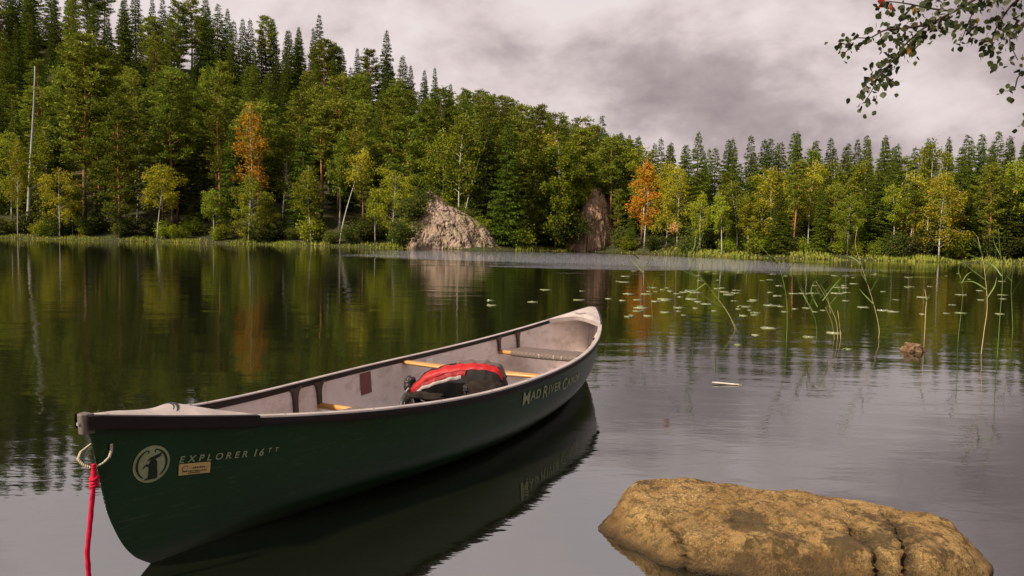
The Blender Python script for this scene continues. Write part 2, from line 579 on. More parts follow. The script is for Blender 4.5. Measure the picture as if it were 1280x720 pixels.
SPR = [make_spruce(11, 1.0, 0.155), make_spruce(12, 1.0, 0.185), make_spruce(13, 0.9, 0.135, 0.10), make_spruce(14, 1.0, 0.20, 0.03), make_spruce(15, 0.8, 0.15, 0.16), make_spruce(16, 1.1, 0.12, 0.06), make_spruce(17, 0.9, 0.165, 0.2), make_spruce(18, 1.0, 0.14, 0.02)]
PIN = [make_pine(21, 0.45, 0.15), make_pine(22, 0.34, 0.17, 54), make_pine(23, 0.55, 0.17, 38), make_pine(24, 0.24, 0.16, 60, 1.0, 0.4), make_pine(25, 0.16, 0.19, 66), make_pine(26, 0.40, 0.14, 44, 0.8, -0.5), make_pine(27, 0.30, 0.13, 60, 0.9, 0.3), make_pine(28, 0.50, 0.12, 44, 1.0, 0.6), make_pine(29, 0.22, 0.14, 64, 0.9, -0.3)]
BIR = [make_birch(31, 'birch', 0.30, 0.15), make_birch(32, 'birch', 0.22, 0.17, 40, 6200, 0.6), make_birch(33, 'birch', 0.36, 0.14, 30, 4600, -0.7), make_birch(34, 'birch', 0.14, 0.20, 46, 7600, 0.3), make_birch(35, 'birch', 0.40, 0.12, 30, 4200, 1.2), make_birch(36, 'birch', 0.25, 0.14, 44, 6000, -1.1), make_birch(37, 'birch', 0.45, 0.16, 26, 4600, 0.2)]
YEL = [make_birch(41, 'yellow', 0.28, 0.16, 34, 4600, 0.4), make_birch(42, 'yellow', 0.18, 0.18, 38, 5600, -0.4), make_birch(43, 'yellow', 0.34, 0.13, 30, 4200, 0.9)]
ORA = [make_birch(51, 'orange', 0.26, 0.15, 34, 5200, 0.2)]
BUS = [make_bush(61), make_bush(62), make_bush(63, 'birch', 2200)]


def place(name, proto, x, y, h, label, cat, group=None, rz=None, wide=1.0, nominal=HN, tilt=0.0, parts=('trunk', 'crown'), z=None):
    zb = float(gh(x, y)) - 0.08 if z is None else z
    e = empty(name, (x, y, zb))
    e.rotation_euler = (0, tilt, rz if rz is not None else rng.random() * 6.28)
    s = h / nominal
    e.scale = (s * wide, s * wide, s)
    for nm, me in zip(parts, proto):
        link(bpy.data.objects.new(nm, me), e)
    return tag(e, label, cat, group)


def xw(px, y):          # world x of the sight line through pixel column px at depth y (at the water's edge)
    return (px - 640 + 0.0) / FPX * y


def yhor(px):
    return YH + (px - 640) * math.tan(ROLL)


def depth_for(px, d):   # depth of a point d metres behind the shoreline along pixel column px
    y = 95.0
    for _ in range(12):
        y = float(ysh(xw(px, y))) + d
    return y


def h_for(px, y, ytop, z):  # tree height that reaches pixel row ytop
    return (yhor(px) - ytop) / FPX * y + HC - z


SKYX = np.array([-80, 0, 40, 120, 200, 300, 330, 400, 440, 480, 520, 560, 600, 640, 700, 740, 775, 800, 850, 900, 950, 1000, 1050, 1100, 1150, 1200, 1250, 1290, 1360.])
SKYY = np.array([-70, -60, -50, -30, -8, 6, 18, 38, 52, 62, 84, 100, 112, 120, 138, 156, 166, 172, 178, 178, 172, 172, 178, 174, 178, 174, 170, 166, 166.])

# ------------------------------------------------------------------ named trees seen one by one
taken = []


def hero(name, proto, px, d, ytop, label, cat='tree', rz=0.0, wide=1.0, tilt=0.0):
    y = depth_for(px, d)
    x = xw(px, y)
    z = float(gh(x, y))
    taken.append((px, d))
    return place(name, proto, x, y, h_for(px, y, ytop, z) + 0.1, label, cat, None, rz, wide, tilt=tilt)


# bare dead trunk
r0 = np.random.default_rng(5)
T = MB()
T.tube(trunk_line(r0, HN, 0, 0.12), np.linspace(0.2, 0.05, 9), 7)
dead_t = mesh_from('trunk', T.v, T.f, M['bark_dead'], True)
stubs = []
for k in range(6):
    hb, az, ln = 6 + 8 * r0.random(), r0.random() * 6.28, 0.3 + 0.6 * r0.random()
    B_ = MB()
    B_.tube([(0, 0, hb), (math.cos(az) * ln, math.sin(az) * ln, hb + 0.1)], [0.03, 0.008], 4)
    stubs.append(mesh_from('branch_stub', B_.v, B_.f, M['bark_dead'], True))
y = depth_for(38, 6)
x = xw(35, y)
place('dead_tree', (dead_t, *stubs), x, y, h_for(40, y, 85, float(gh(x, y))), 'bare pale grey dead trunk leaning slightly at the edge of the wood', 'tree', None, 0.0, tilt=R(3.2), parts=('trunk',) + ('branch_stub',) * 6)

hero('birch_tree', YEL[0], 22, 1.5, 168, 'thin sparse birch with rusty leaves beside the bare dead trunk', wide=0.5)
hero('birch_tree', make_birch(71, 'lime', 0.24, 0.26, 34, 5200, 0.5, lsize=1.2), 74, 1.0, 208, 'small yellow-green birch sapling on the grassy bank below tall pines', wide=1.0)
hero('pine_tree', make_pine(72, 0.30, 0.17, 58), 106, 7, 52, 'tallest pine on the bank with long bare orange trunk', wide=1.05)
hero('pine_tree', PIN[2], 120, 9, 70, 'pine with bare orange trunk close behind the tallest bank pine')
hero('pine_tree', make_pine(73, 0.12, 0.21, 66, 1.0), 150, 2.5, 122, 'broad pale green pine with feathery tiers reaching low over the bank')
hero('birch_tree', make_birch(74, 'lime', 0.40, 0.26, 34, 5200, 1.6, lsize=1.2), 196, 1.0, 204, 'leaning birch with pale trunk and yellow-green crown at the grassy edge')
hero('pine_tree', PIN[1], 215, 5, 95, 'pine with layered crown behind the leaning yellow-green birch')
hero('pine_tree', PIN[2], 271, 10, 98, 'slender pine with vivid orange trunk beside the orange birch')
hero('birch_tree', make_birch(75, 'orange', 0.40, 0.13, 26, 1900, 0.2), 314, 2.5, 128, 'tall narrow birch with bright orange leaves among the hillside pines', wide=0.85)
hero('birch_tree', BIR[3], 310, 1.0, 215, 'low green birch at the foot of the orange birch', wide=1.15)
hero('birch_tree', BIR[2], 388, 1.5, 205, 'young green birch with crooked pale trunk on the bank', wide=1.1)
hero('birch_tree', make_birch(76, 'yellow', 0.62, 0.12, 20, 1500, 3.6), 424, 1.5, 182, 'thin birch leaning far over with sparse yellow leaves', wide=1.0)
hero('birch_tree', make_birch(77, 'lime', 0.20, 0.38, 50, 9000, 0.2, False, True, 1.1), 490, 1.6, 214, 'round golden-yellow birch beside the sloping rock outcrop', wide=1.0)
hero('pine_tree', PIN[4], 508, 8, 150, 'full pine rising behind the golden birch by the outcrop')
hero('birch_tree', make_birch(78, 'birch', 0.35, 0.17, 36, 5200, 0.6, True), 571, 6.0, 138, 'birch with forked white trunk standing on top of the sloping rock')
hero('spruce_tree', SPR[1], 632, 3.0, 150, 'dark broad spruce between the two rock outcrops')
hero('birch_tree', make_birch(79, 'birch', 0.06, 0.27, 80, 22000, 0.2, False, True, 1.15), 693, 2.0, 178, 'large round-crowned bright green birch next to the vertical cliff', wide=1.05)
hero('spruce_tree', SPR[0], 480, 82, 44, 'spruce with pointed top standing above the hillside skyline')
hero('spruce_tree', SPR[2], 397, 86, 24, 'narrow spruce with ragged top on the ridge')
hero('spruce_tree', SPR[3], 747, 34, 148, 'dark spruce with sharp tip behind the vertical cliff')
hero('birch_tree', ORA[0], 804, 4.0, 197, 'birch with solid orange crown beside the vertical cliff', wide=1.12)
hero('birch_tree', YEL[1], 845, 5.0, 206, 'yellow-green birch next to the orange-crowned birch')
hero('spruce_tree', SPR[1], 867, 9.0, 167, 'pointed spruce towering behind the yellow-green birch')
hero('birch_tree', make_birch(80, 'yellow', 0.12, 0.22, 50, 7000, 0.1), 1172, 1.5, 212, 'bushy yellowing birch spreading down to the grassy far shore', wide=1.1)
hero('birch_tree', BIR[0], 1156, 8, 172, 'tall pale green birch rising above the spruces over the yellowing birch', wide=0.9)

# ------------------------------------------------------------------ the forest
GRP = {'hill': 'trees of the hillside forest', 'flat': 'trees of the level far-shore forest'}
PROT = {'spruce': SPR, 'pine': PIN, 'birch': BIR, 'yellow': YEL}


MARKS = [(-99, 60, 'near the bare dead trunk'), (60, 175, 'near the tallest bank pine'), (175, 245, 'near the leaning yellow-green birch'), (245, 350, 'near the tall narrow orange birch'), (350, 455, 'near the thin far-leaning birch'),
         (455, 530, 'near the golden-yellow birch'), (530, 610, 'near the sloping rock slab'), (610, 715, 'near the large round-crowned birch'), (715, 775, 'near the steep cliff'), (775, 825, 'near the solid orange birch'),
         (825, 900, 'by the yellow-green birch'), (900, 1020, 'beyond the yellow-green birch'), (1020, 1130, 'short of the bushy yellowing birch'), (1130, 1210, 'near the bushy yellowing birch'), (1210, 1999, 'past the bushy yellowing birch')]
KINDS = {'spruce': 'dark pointed spruce', 'pine': 'green layered pine', 'birch': 'light green birch', 'yellow': 'yellowing birch'}


def tree_label(k, q, d, zone):
    mk = next(m_ for a_, b_, m_ in MARKS if a_ <= q < b_)
    if zone == 'hill':
        rw = 'fronting the hillside wood' if d < 10 else 'low on the wooded hillside' if d < 26 else 'midway up the wooded hillside' if d < 50 else 'high on the wooded hillside' if d < 75 else 'on the hillside skyline'
    else:
        rw = 'fronting the level wood' if d < 9 else 'topping the level wood'
    return KINDS[k] + ' ' + rw + ', ' + mk


def pick(mixw):
    ks = list(mixw)
    pr = np.array([mixw[k] for k in ks], float)
    return ks[rng.choice(len(ks), p=pr / pr.sum())]


def row(d, p0, p1, step, hmin, hmax, mixw, zone, fill=None):
    px = p0
    while px < p1:
        q = px + rng.normal() * step * 0.22
        dd = max(0.8, d + rng.normal() * min(2.0, d * 0.22))
        px += step
        if any(abs(q - a) < 11 and abs(dd - b_) < 3.0 for a, b_ in taken):
            continue
        y = depth_for(q, dd)
        x = xw(q, y)
        z = float(gh(x, y))
        if -9 < x < 0.5 and dd < 7 or 7 < x < 14.5 and dd < 6:   # rock outcrops stand here
            continue
        k = pick(mixw)
        sky_ = float(np.interp(q, SKYX, SKYY))
        cap = h_for(q, y, sky_ + rng.random() * 14, z)
        if fill:
            h = min(cap, 21.0 if zone == 'hill' else 99.0) - abs(rng.normal()) * fill
            if k == 'spruce':
                h += 1.0
        else:
            h = min(hmin + (hmax - hmin) * rng.random(), cap)
        if h < 3.5:
            continue
        h = min(h, 24)
        if k in ('birch', 'yellow'):
            h = min(h, 15)
        place(k.replace('yellow', 'birch') + '_tree', PROT[k][rng.integers(len(PROT[k]))], x, y, h, tree_label(k, q, dd, zone), 'tree', GRP[zone], None, (0.92 + 0.35 * rng.random()) if k in ('spruce', 'pine') else 0.95 + 0.35 * rng.random())


hp = {'spruce': 0.30, 'pine': 0.42, 'birch': 0.18, 'yellow': 0.05}
hb = {'spruce': 0.56, 'pine': 0.36, 'birch': 0.08}
row(3, -40, 770, 62, 5, 10, {'birch': 0.5, 'spruce': 0.35, 'yellow': 0.12}, 'hill')
row(7, -45, 770, 31, 13, 19, hp, 'hill')
row(13, -40, 770, 29, 13, 19, hp, 'hill')
row(21, -50, 775, 28, 13, 19, hp, 'hill')
row(31, -40, 780, 27, 13, 19, hp, 'hill')
row(42, -50, 785, 26, 13, 19, hb, 'hill')
row(54, -40, 790, 25, 13, 18, hb, 'hill')
row(67, -45, 795, 24, 13, 18, hb, 'hill')
row(80, -40, 795, 22, 13, 18, {'spruce': 0.7, 'pine': 0.3}, 'hill', fill=3.0)
row(93, -50, 790, 17, 13, 18, {'spruce': 0.75, 'pine': 0.25}, 'hill', fill=2.0)
fp = {'spruce': 0.36, 'pine': 0.30, 'birch': 0.30, 'yellow': 0.08}
row(2.5, 785, 1330, 30, 6, 9.5, fp, 'flat')
row(6, 775, 1330, 30, 7, 11, fp, 'flat')
row(11, 775, 1330, 30, 9, 12, {'spruce': 0.5, 'pine': 0.3, 'birch': 0.3}, 'flat', fill=2.2)
row(17, 760, 1330, 19, 10, 14, {'spruce': 0.9, 'pine': 0.1}, 'flat', fill=0.9)
row(25, 755, 1330, 20, 10, 14, {'spruce': 1.0}, 'flat', fill=0.9)

# undergrowth
for i in range(70):
    q = -40 + 1370 * (i + rng.random()) / 70
    zone = 'hill' if q < 775 else 'flat'
    d = 1.4 + 5.0 * rng.random() ** 1.4
    y = depth_for(q, d)
    x = xw(q, y)
    if -8.5 < x < 0.0 and d < 6 or 7.5 < x < 14 and d < 5:
        continue
    k = rng.integers(3)
    s = (0.7 + 0.8 * rng.random()) * (1.0 if zone == 'hill' else 0.7)
    place('shrub', BUS[k], x, y, s, 'leafy green shrub at the foot of the wood, ' + next(m_ for a_, b_, m_ in MARKS if a_ <= q < b_), 'shrub',
          'undergrowth of the ' + ('hillside' if zone == 'hill' else 'level') + ' shore', None, 1.0 + 0.5 * rng.random(), nominal=1.0, parts=('stem', 'foliage'))

# shore grass: uncountable
n = 15000
q = rng.uniform(-60, 1340, n)
yy_ = np.array([0.0] * n)
base = np.interp(q, np.linspace(-60, 1340, 200), [depth_for(a, 0.0) for a in np.linspace(-60, 1340, 200)])
dd = rng.uniform(-0.9, 2.6, n)
y = base + dd
x = (q - 640) / FPX * y
z = np.maximum(gh(x, y), -0.05)
thick = 0.45 + 0.55 * (np.sin(x * 0.35) + np.sin(x * 0.83 + 2)) / 2
keep = (rng.random(n) < 0.15 + 0.85 * thick) & ~((x > -8) & (x < 0.5) & (rng.random(n) < 0.75)) & ~((x > 8) & (x < 14) & (rng.random(n) < 0.9))
x, y, z = x[keep], y[keep], z[keep]
n = len(x)
C = np.stack([x, y, z], 1)
D = np.stack([rng.normal(size=n) * 0.22, rng.normal(size=n) * 0.22, np.ones(n)], 1)
tallness = 0.55 + 0.45 * np.sin(x * 0.9) * np.sin(x * 0.23 + 1)
V = cards(C, D, (0.22 + 0.50 * rng.random(n)) * tallness, 0.10 + 0.06 * rng.random(n), rng)
gr = link(bpy.data.objects.new('grass', crown_mesh('grass', V, M['grass'])))
tag(gr, 'pale yellow-green sedge and grass fringing the far waterline', 'grass', kind='stuff')


# ------------------------------------------------------------------ rock outcrops on the far shore
def rock_mat(name, cA, cB, cC, streak=(1, 1, 0.25), sc=1.0, moss=0.5):
    m, t = new_mat(name)
    co = t.n('ShaderNodeTexCoord').outputs['Object']
    st = t.noise(t.mapping(co, streak), 2.2 * sc, 5, 0.65, 0.6)
    fn = t.noise(co, 6 * sc, 5, 0.65)
    c = t.mix(t.ramp(st, [(0.35, 0.0), (0.65, 1.0)]), cA, cB)
    c = t.mix(t.ramp(fn, [(0.52, 0.0), (0.68, 0.8)]), c, cC)
    gn = t.n('ShaderNodeSeparateXYZ', {0: t.n('ShaderNodeNewGeometry').outputs['Normal']}).outputs[2]
    ms = t.math('MULTIPLY', t.ramp(gn, [(0.35, 0.0), (0.8, 1.0)]), t.ramp(t.noise(co, 1.3 * sc, 4, 0.6), [(0.45, 0.0), (0.6, moss)]))
    c = t.mix(ms, c, (0.10, 0.11, 0.03))
    p = t.n('ShaderNodeBsdfPrincipled', {'Base Color': c, 'Roughness': 0.9, 'Specular IOR Level': 0.2})
    bp = t.n('ShaderNodeBump', {'Height': t.math('ADD', t.math('MULTIPLY', st, 1.0), t.math('MULTIPLY', fn, 0.5)), 'Distance': 0.08 / sc, 'Strength': 0.6})
    t.t.links.new(bp.outputs[0], p.inputs['Normal'])
    t.n('ShaderNodeOutputMaterial', {0: p.outputs[0]})
    return m


def outcrop(name, prof, depth, cx, cy, mat, amp, streak, label, slant=0.0, tilt=0.0):
    """a rock face: profile of heights across its width, front face sloping back"""
    prof = np.array(prof, float)
    us = np.linspace(prof[0, 0], prof[-1, 0], 90)
    tops = np.interp(us, prof[:, 0], prof[:, 1])
    vs = np.linspace(0, 1, 60)
    Gd = np.zeros((len(us), len(vs), 3))
    for i, (u, tp) in enumerate(zip(us, tops)):
        for j, v in enumerate(vs):
            # front rises from the water (v 0..0.6), then runs back over the top into the bank
            if v < 0.62:
                k = v / 0.62
                zz_ = -0.6 + (tp + 0.6) * math.sin(k * math.pi / 2) ** 0.9
                yv = depth * 0.30 * k ** 1.4 + slant * zz_
            else:
                k = (v - 0.62) / 0.38
                zz_ = tp - 0.8 * k * k
                yv = depth * (0.30 + 0.7 * k) + slant * tp
            e = (u - prof[0, 0]) / (prof[-1, 0] - prof[0, 0])
            yv += depth * 0.35 * (2 * e - 1) ** 2
            pv = Vector((u * streak[0], yv * streak[1], zz_ * streak[2]))
            dn = noise.fractal(pv * 0.45, 0.9, 2.1, 4) * amp + noise.fractal(pv * 2.3, 0.8, 2.1, 4) * amp * 0.07
            dia = Vector((u * 0.75 + zz_ * tilt, 0.25 * (zz_ - u * tilt), 5.0))
            blk = -amp * 0.75 * max(0.0, 1 - abs(noise.noise(dia)) / 0.07) - amp * 0.5 * max(0.0, 1 - abs(noise.noise(dia * 2.1 + Vector((9, 0, 0)))) / 0.08)
            blk += amp * 0.30 * math.floor(3.0 * noise.noise(dia * 0.8 + Vector((2, 4, 1))))
            Gd[i, j] = (cx + u + dn * 0.3, cy + yv - dn - blk, zz_ + dn * 0.12)
    b = MB()
    b.grid(Gd)
    o = b.build(name, mat, smooth=False)
    return tag(o, label, 'rock')


mr1 = rock_mat('pink_granite', (0.21, 0.148, 0.113), (0.36, 0.275, 0.22), (0.11, 0.08, 0.058), (1.6, 1.6, 0.35), 0.5, 0.95)
mr2 = rock_mat('rusty_cliff', (0.20, 0.12, 0.075), (0.44, 0.30, 0.205), (0.09, 0.058, 0.04), (2.0, 2.0, 0.16), 0.9, 0.95)
outcrop('rock_outcrop', [(-6.3, 0.8), (-5.8, 5.2), (-4.9, 7.0), (-3.8, 7.6), (-2.6, 6.7), (-1.2, 5.7), (0.8, 4.7), (2.6, 3.7), (4.0, 2.8), (5.2, 1.6), (5.9, 0.2)], 7.0, -7.2, 91.5, mr1, 0.55, (1.2, 1.2, 0.5),
        'pinkish bare rock slab sloping down into the lake', 0.30, 0.55)
outcrop('rock_cliff', [(-4.6, 1.0), (-3.6, 2.2), (-2.4, 4.2), (-1.7, 7.6), (-1.1, 8.9), (0.0, 9.2), (1.2, 9.1), (1.8, 8.4), (2.2, 6.8), (2.5, 4.0), (2.8, 0.8)], 7.5, 11.2, 98.2, mr2, 0.42, (1.6, 1.6, 0.3),
        'steep rusty brown cliff with vertical cracks at the waterline', 0.10, 0.06)

for k, (x_, y_, z_, s_, where) in enumerate([(-12.6, 94.6, 3.2, 1.5, 'sloping rock slab'), (-11.6, 95.6, 5.0, 1.1, 'sloping rock slab'), (-9.4, 96.0, 4.6, 0.8, 'sloping rock slab'), (-6.6, 96.4, 3.2, 1.0, 'sloping rock slab'), (-13.3, 91.0, 0.1, 1.4, 'sloping rock slab'), (-4.0, 95.2, 2.0, 0.9, 'sloping rock slab'),
                                         (11.0, 101.6, 7.8, 1.0, 'steep cliff'), (12.6, 101.8, 6.6, 1.3, 'steep cliff'), (9.2, 100.8, 5.6, 1.4, 'steep cliff'), (7.6, 97.0, 1.2, 1.6, 'steep cliff'), (14.2, 97.4, 0.4, 1.2, 'steep cliff'), (10.2, 101.2, 7.4, 0.9, 'steep cliff')]):
    place('shrub', BUS[k % 3], x_, y_, s_, 'green shrub growing on the edge of the ' + where, 'shrub', 'shrubs on the far-shore rocks', None, 1.1, nominal=1.0, parts=('stem', 'foliage'), z=z_)

# ------------------------------------------------------------------ pixel-to-place helper (only for measuring positions on known planes)
def sight(px, py):
    c_, s_ = math.cos(ROLL), math.sin(ROLL)
    i, j = px - 640, py - 360
    a, bq = i * c_ + j * s_, -i * s_ + j * c_
    return Vector((a, -bq * math.sin(PITCH) + FPX * math.cos(PITCH), -bq * math.cos(PITCH) - FPX * math.sin(PITCH)))


def at(px, py, y):
    r_ = sight(px, py)
    return Vector((0, 0, HC)) + r_ * (y / r_.y)


def on_water(px, py, z=0.0):
    r_ = sight(px, py)
    return Vector((0, 0, HC)) + r_ * ((z - HC) / r_.z)


# ------------------------------------------------------------------ canoe
LC = 4.88
KA = np.array([0, .012, .027, .040, .063, .084, .11, .137, .17, .208, .283, .40, .6, 1.0, 1.6, 2.44])
KZ = np.array([.575, .54, .50, .449, .327, .234, .165, .109, .062, .026, -.018, -.034, -.042, -.048, -.051, -.052])

_ka, _kz = [], []
for i in range(len(KA) - 1):
    for q in np.arange(8) / 8:
        i0_, i3_ = max(i - 1, 0), min(i + 2, len(KA) - 1)
        for src, dst in ((KA, _ka), (KZ, _kz)):
            p0, p1, p2, p3 = src[i0_], src[i], src[i + 1], src[i3_]
            dst.append(0.5 * ((2 * p1) + (p2 - p0) * q + (2 * p0 - 5 * p1 + 4 * p2 - p3) * q * q + (3 * p1 - p0 - 3 * p2 + p3) * q ** 3))
KA = np.maximum.accumulate(np.array(_ka + [KA[-1]]))
KZ = np.array(_kz + [KZ[-1]])


def zk(a):
    a = np.asarray(a, float)
    return np.interp(np.minimum(a, LC - a), KA, KZ)


def wg(a):
    s_ = np.clip(2 * np.asarray(a, float) / LC - 1, -1, 1)
    return 1.0349 / 2 * np.maximum(1 - np.abs(s_) ** 2.23, 0) ** np.where(s_ < 0, 1.49, .88) + .012


def zs(a):
    s_ = 2 * np.asarray(a, float) / LC - 1
    return .3674 + .1946 * np.abs(s_) ** 2.52 - .0136 * s_ + .0219 * np.maximum(s_, 0) ** 4


def half(a, z):
    tt = np.clip((z - zk(a)) / np.maximum(zs(a) - zk(a), 1e-4), 0, 1)
    e = np.abs(2 * a / LC - 1) ** 1.5
    m_ = 5.5 * (1 - e) + 1.6 * e
    n_ = .40 * (1 - e) + .85 * e
    return wg(a) * (1 - (1 - tt) ** m_) ** n_ * (.93 + .07 * tt)


HEAD = 0.4429
canoe = empty('canoe', (-1.3532, 2.2951, 0.0), math.pi / 2 - HEAD)
tag(canoe, 'dark green open canoe floating by the shore with pale grey interior', 'canoe')

# materials
mh, t = new_mat('green_hull')
co = t.n('ShaderNodeTexCoord').outputs['Object']
scr = t.noise(t.mapping(co, (0.7, 5, 16), rot=(0, R(4), 0)), 6.0, 6, 0.75, 0.3)
gr_ = t.noise(co, 260.0, 2, 0.5)
c = t.mix(t.ramp(t.noise(co, 3.0, 4, 0.6), [(0.35, 0.0), (0.7, 1.0)]), (0.0034, 0.0225, 0.0040), (0.0054, 0.031, 0.0056))
c = t.mix(t.ramp(scr, [(0.575, 0.0), (0.63, 0.5)]), c, (0.034, 0.062, 0.036))
zc_ = t.n('ShaderNodeSeparateXYZ', {0: co}).outputs[2]
grime = t.math('MULTIPLY', t.n('ShaderNodeMapRange', {'Value': zc_, 'From Min': 0.0, 'From Max': 0.07, 'To Min': 0.8, 'To Max': 0.0}).outputs[0], t.noise(t.mapping(co, (3, 3, 12)), 5, 4, 0.6))
c = t.mix(grime, c, (0.12, 0.11, 0.08))
ph = t.n('ShaderNodeBsdfPrincipled', {'Base Color': c, 'Roughness': 0.32, 'Specular IOR Level': 0.28})
bp = t.n('ShaderNodeBump', {'Height': t.math('ADD', t.math('MULTIPLY', gr_, 0.5), t.math('MULTIPLY', scr, 1.0)), 'Distance': 0.0006, 'Strength': 0.7})
t.t.links.new(bp.outputs[0], ph.inputs['Normal'])
t.n('ShaderNodeOutputMaterial', {0: ph.outputs[0]})

ml, t = new_mat('pale_lining')
co = t.n('ShaderNodeTexCoord').outputs['Object']
c = t.mix(t.ramp(t.noise(co, 5.0, 6, 0.65), [(0.3, 0.0), (0.7, 1.0)]), (0.62, 0.52, 0.50), (0.74, 0.64, 0.615))
c = t.mix(t.ramp(t.noise(co, 130.0, 3, 0.6), [(0.56, 0.0), (0.75, 0.35)]), c, (0.33, 0.27, 0.24))
c = t.mix(t.ramp(t.noise(t.mapping(co, (1.5, 4, 3)), 3.0, 5, 0.7), [(0.50, 0.0), (0.72, 0.6)]), c, (0.29, 0.235, 0.19))
p = t.n('ShaderNodeBsdfPrincipled', {'Base Color': c, 'Roughness': 0.6, 'Specular IOR Level': 0.3})
bp = t.n('ShaderNodeBump', {'Height': t.noise(co, 160, 3, 0.6), 'Distance': 0.0006, 'Strength': 0.6})
t.t.links.new(bp.outputs[0], p.inputs['Normal'])
t.n('ShaderNodeOutputMaterial', {0: p.outputs[0]})

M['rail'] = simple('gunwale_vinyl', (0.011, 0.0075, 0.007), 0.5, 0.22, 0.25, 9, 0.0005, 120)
M['rail_top'] = simple('skylit_vinyl', (0.36, 0.305, 0.29), 0.5, 0.5, 0.22, 7, 0.0005, 120)  # same vinyl as the sides, with light from above painted into its colour
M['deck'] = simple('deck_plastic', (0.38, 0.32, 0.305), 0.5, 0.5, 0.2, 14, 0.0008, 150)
M['cap'] = simple('worn_cap', (0.11, 0.085, 0.07), 0.5, 0.5, 0.35, 40)
M['dark'] = simple('black_plastic', (0.014, 0.012, 0.012), 0.5, 0.4)
M['hanger'] = simple('brown_plastic', (0.055, 0.035, 0.030), 0.45, 0.4, 0.2, 30)
M['decal'] = simple('pale_decal', (0.27, 0.30, 0.165), 0.45, 0.3, 0.15, 40)
M['decal_dark'] = simple('dark_decal', (0.006, 0.012, 0.006), 0.5, 0.3)
M['sticker'] = simple('amber_sticker', (0.52, 0.37, 0.15), 0.5, 0.3, 0.1, 60)
M['print'] = simple('brown_print', (0.06, 0.03, 0.012), 0.6, 0.2)
M['redlabel'] = simple('red_label', (0.10, 0.004, 0.010), 0.4, 0.4)
M['white'] = simple('white_print', (0.75, 0.73, 0.70), 0.6, 0.3)
M['steel'] = simple('steel', (0.6, 0.58, 0.55), 0.35, 0.5, metal=0.9)


def wood_mat(name):
    m, t = new_mat(name)
    co = t.n('ShaderNodeTexCoord').outputs['Object']
    g_ = t.noise(t.mapping(co, (30, 1.5, 30)), 2.0, 4, 0.6, 0.8)
    c = t.mix(t.ramp(g_, [(0.3, 0.0), (0.7, 1.0)]), (0.36, 0.175, 0.045), (0.50, 0.275, 0.085))
    p = t.n('ShaderNodeBsdfPrincipled', {'Base Color': c, 'Roughness': 0.35, 'Specular IOR Level': 0.5})
    t.n('ShaderNodeOutputMaterial', {0: p.outputs[0]})
    return m


M['wood'] = wood_mat('varnished_ash')
mwb, t = new_mat('woven_webbing')
co = t.n('ShaderNodeTexCoord').outputs['Object']
ck = t.n('ShaderNodeTexChecker', {'Vector': co, 'Color1': (0.105, 0.075, 0.066, 1), 'Color2': (0.14, 0.103, 0.092, 1), 'Scale': 60.0}).outputs[0]
p = t.n('ShaderNodeBsdfPrincipled', {'Base Color': ck, 'Roughness': 0.8})
t.n('ShaderNodeOutputMaterial', {0: p.outputs[0]})
M['webbing'] = mwb

# stations: dense where the stems curve
st_ = np.concatenate([np.array([0, .006, .012, .02, .027, .034, .040, .05, .063, .074, .084, .097, .11, .116, .123, .13, .137, .145, .153, .161, .17, .18, .19, .208, .226, .245, .264, .283, .31, .34, .37, .40, .45, .5, .55, .6]), np.linspace(.72, 2.44, 20)])
STN = np.concatenate([st_, (LC - st_[::-1])[1:]])


def shell(thk, rise):
    nt = 22
    Gd = []
    for a in STN:
        rowp = []
        z0, z1 = float(zk(a)) + rise * min(1, min(a, LC - a) / 0.2), float(zs(a)) - 0.004
        z0 = min(z0, z1 - 1e-4)
        ts = (np.arange(nt) / (nt - 1)) ** 1.7
        for sgn in (-1, 1):
            seq = ts[::-1] if sgn < 0 else ts[1:]
            for k in seq:
                z = z0 + (z1 - z0) * k
                hw = max(0.002, float(half(a, max(z, float(zk(a))))) - thk) if (k > 0 or True) else 0.0
                if k == 0:
                    hw = 0.0
                rowp.append((a, sgn * hw, z))
        Gd.append(rowp)
    return np.array(Gd)


b = MB()
b.grid(shell(0.0, 0.0))
hull = b.build('hull', mh, canoe, True)
b = MB()
b.grid(shell(0.009, 0.012)[:, ::-1])
lining = b.build('lining', ml, canoe, True)
tag(lining, 'pale pinkish grey inside of the canoe')


# gunwale rails
def rail_pts(side, a0=0.0, a1=LC):
    aa = np.array([a for a in np.linspace(a0, a1, 110)])
    wv = wg(aa)
    dw = np.gradient(wv, aa)
    nn = np.stack([-dw, np.ones_like(dw)], 1)
    nn /= np.linalg.norm(nn, axis=1, keepdims=True)
    return aa, wv, nn, zs(aa)


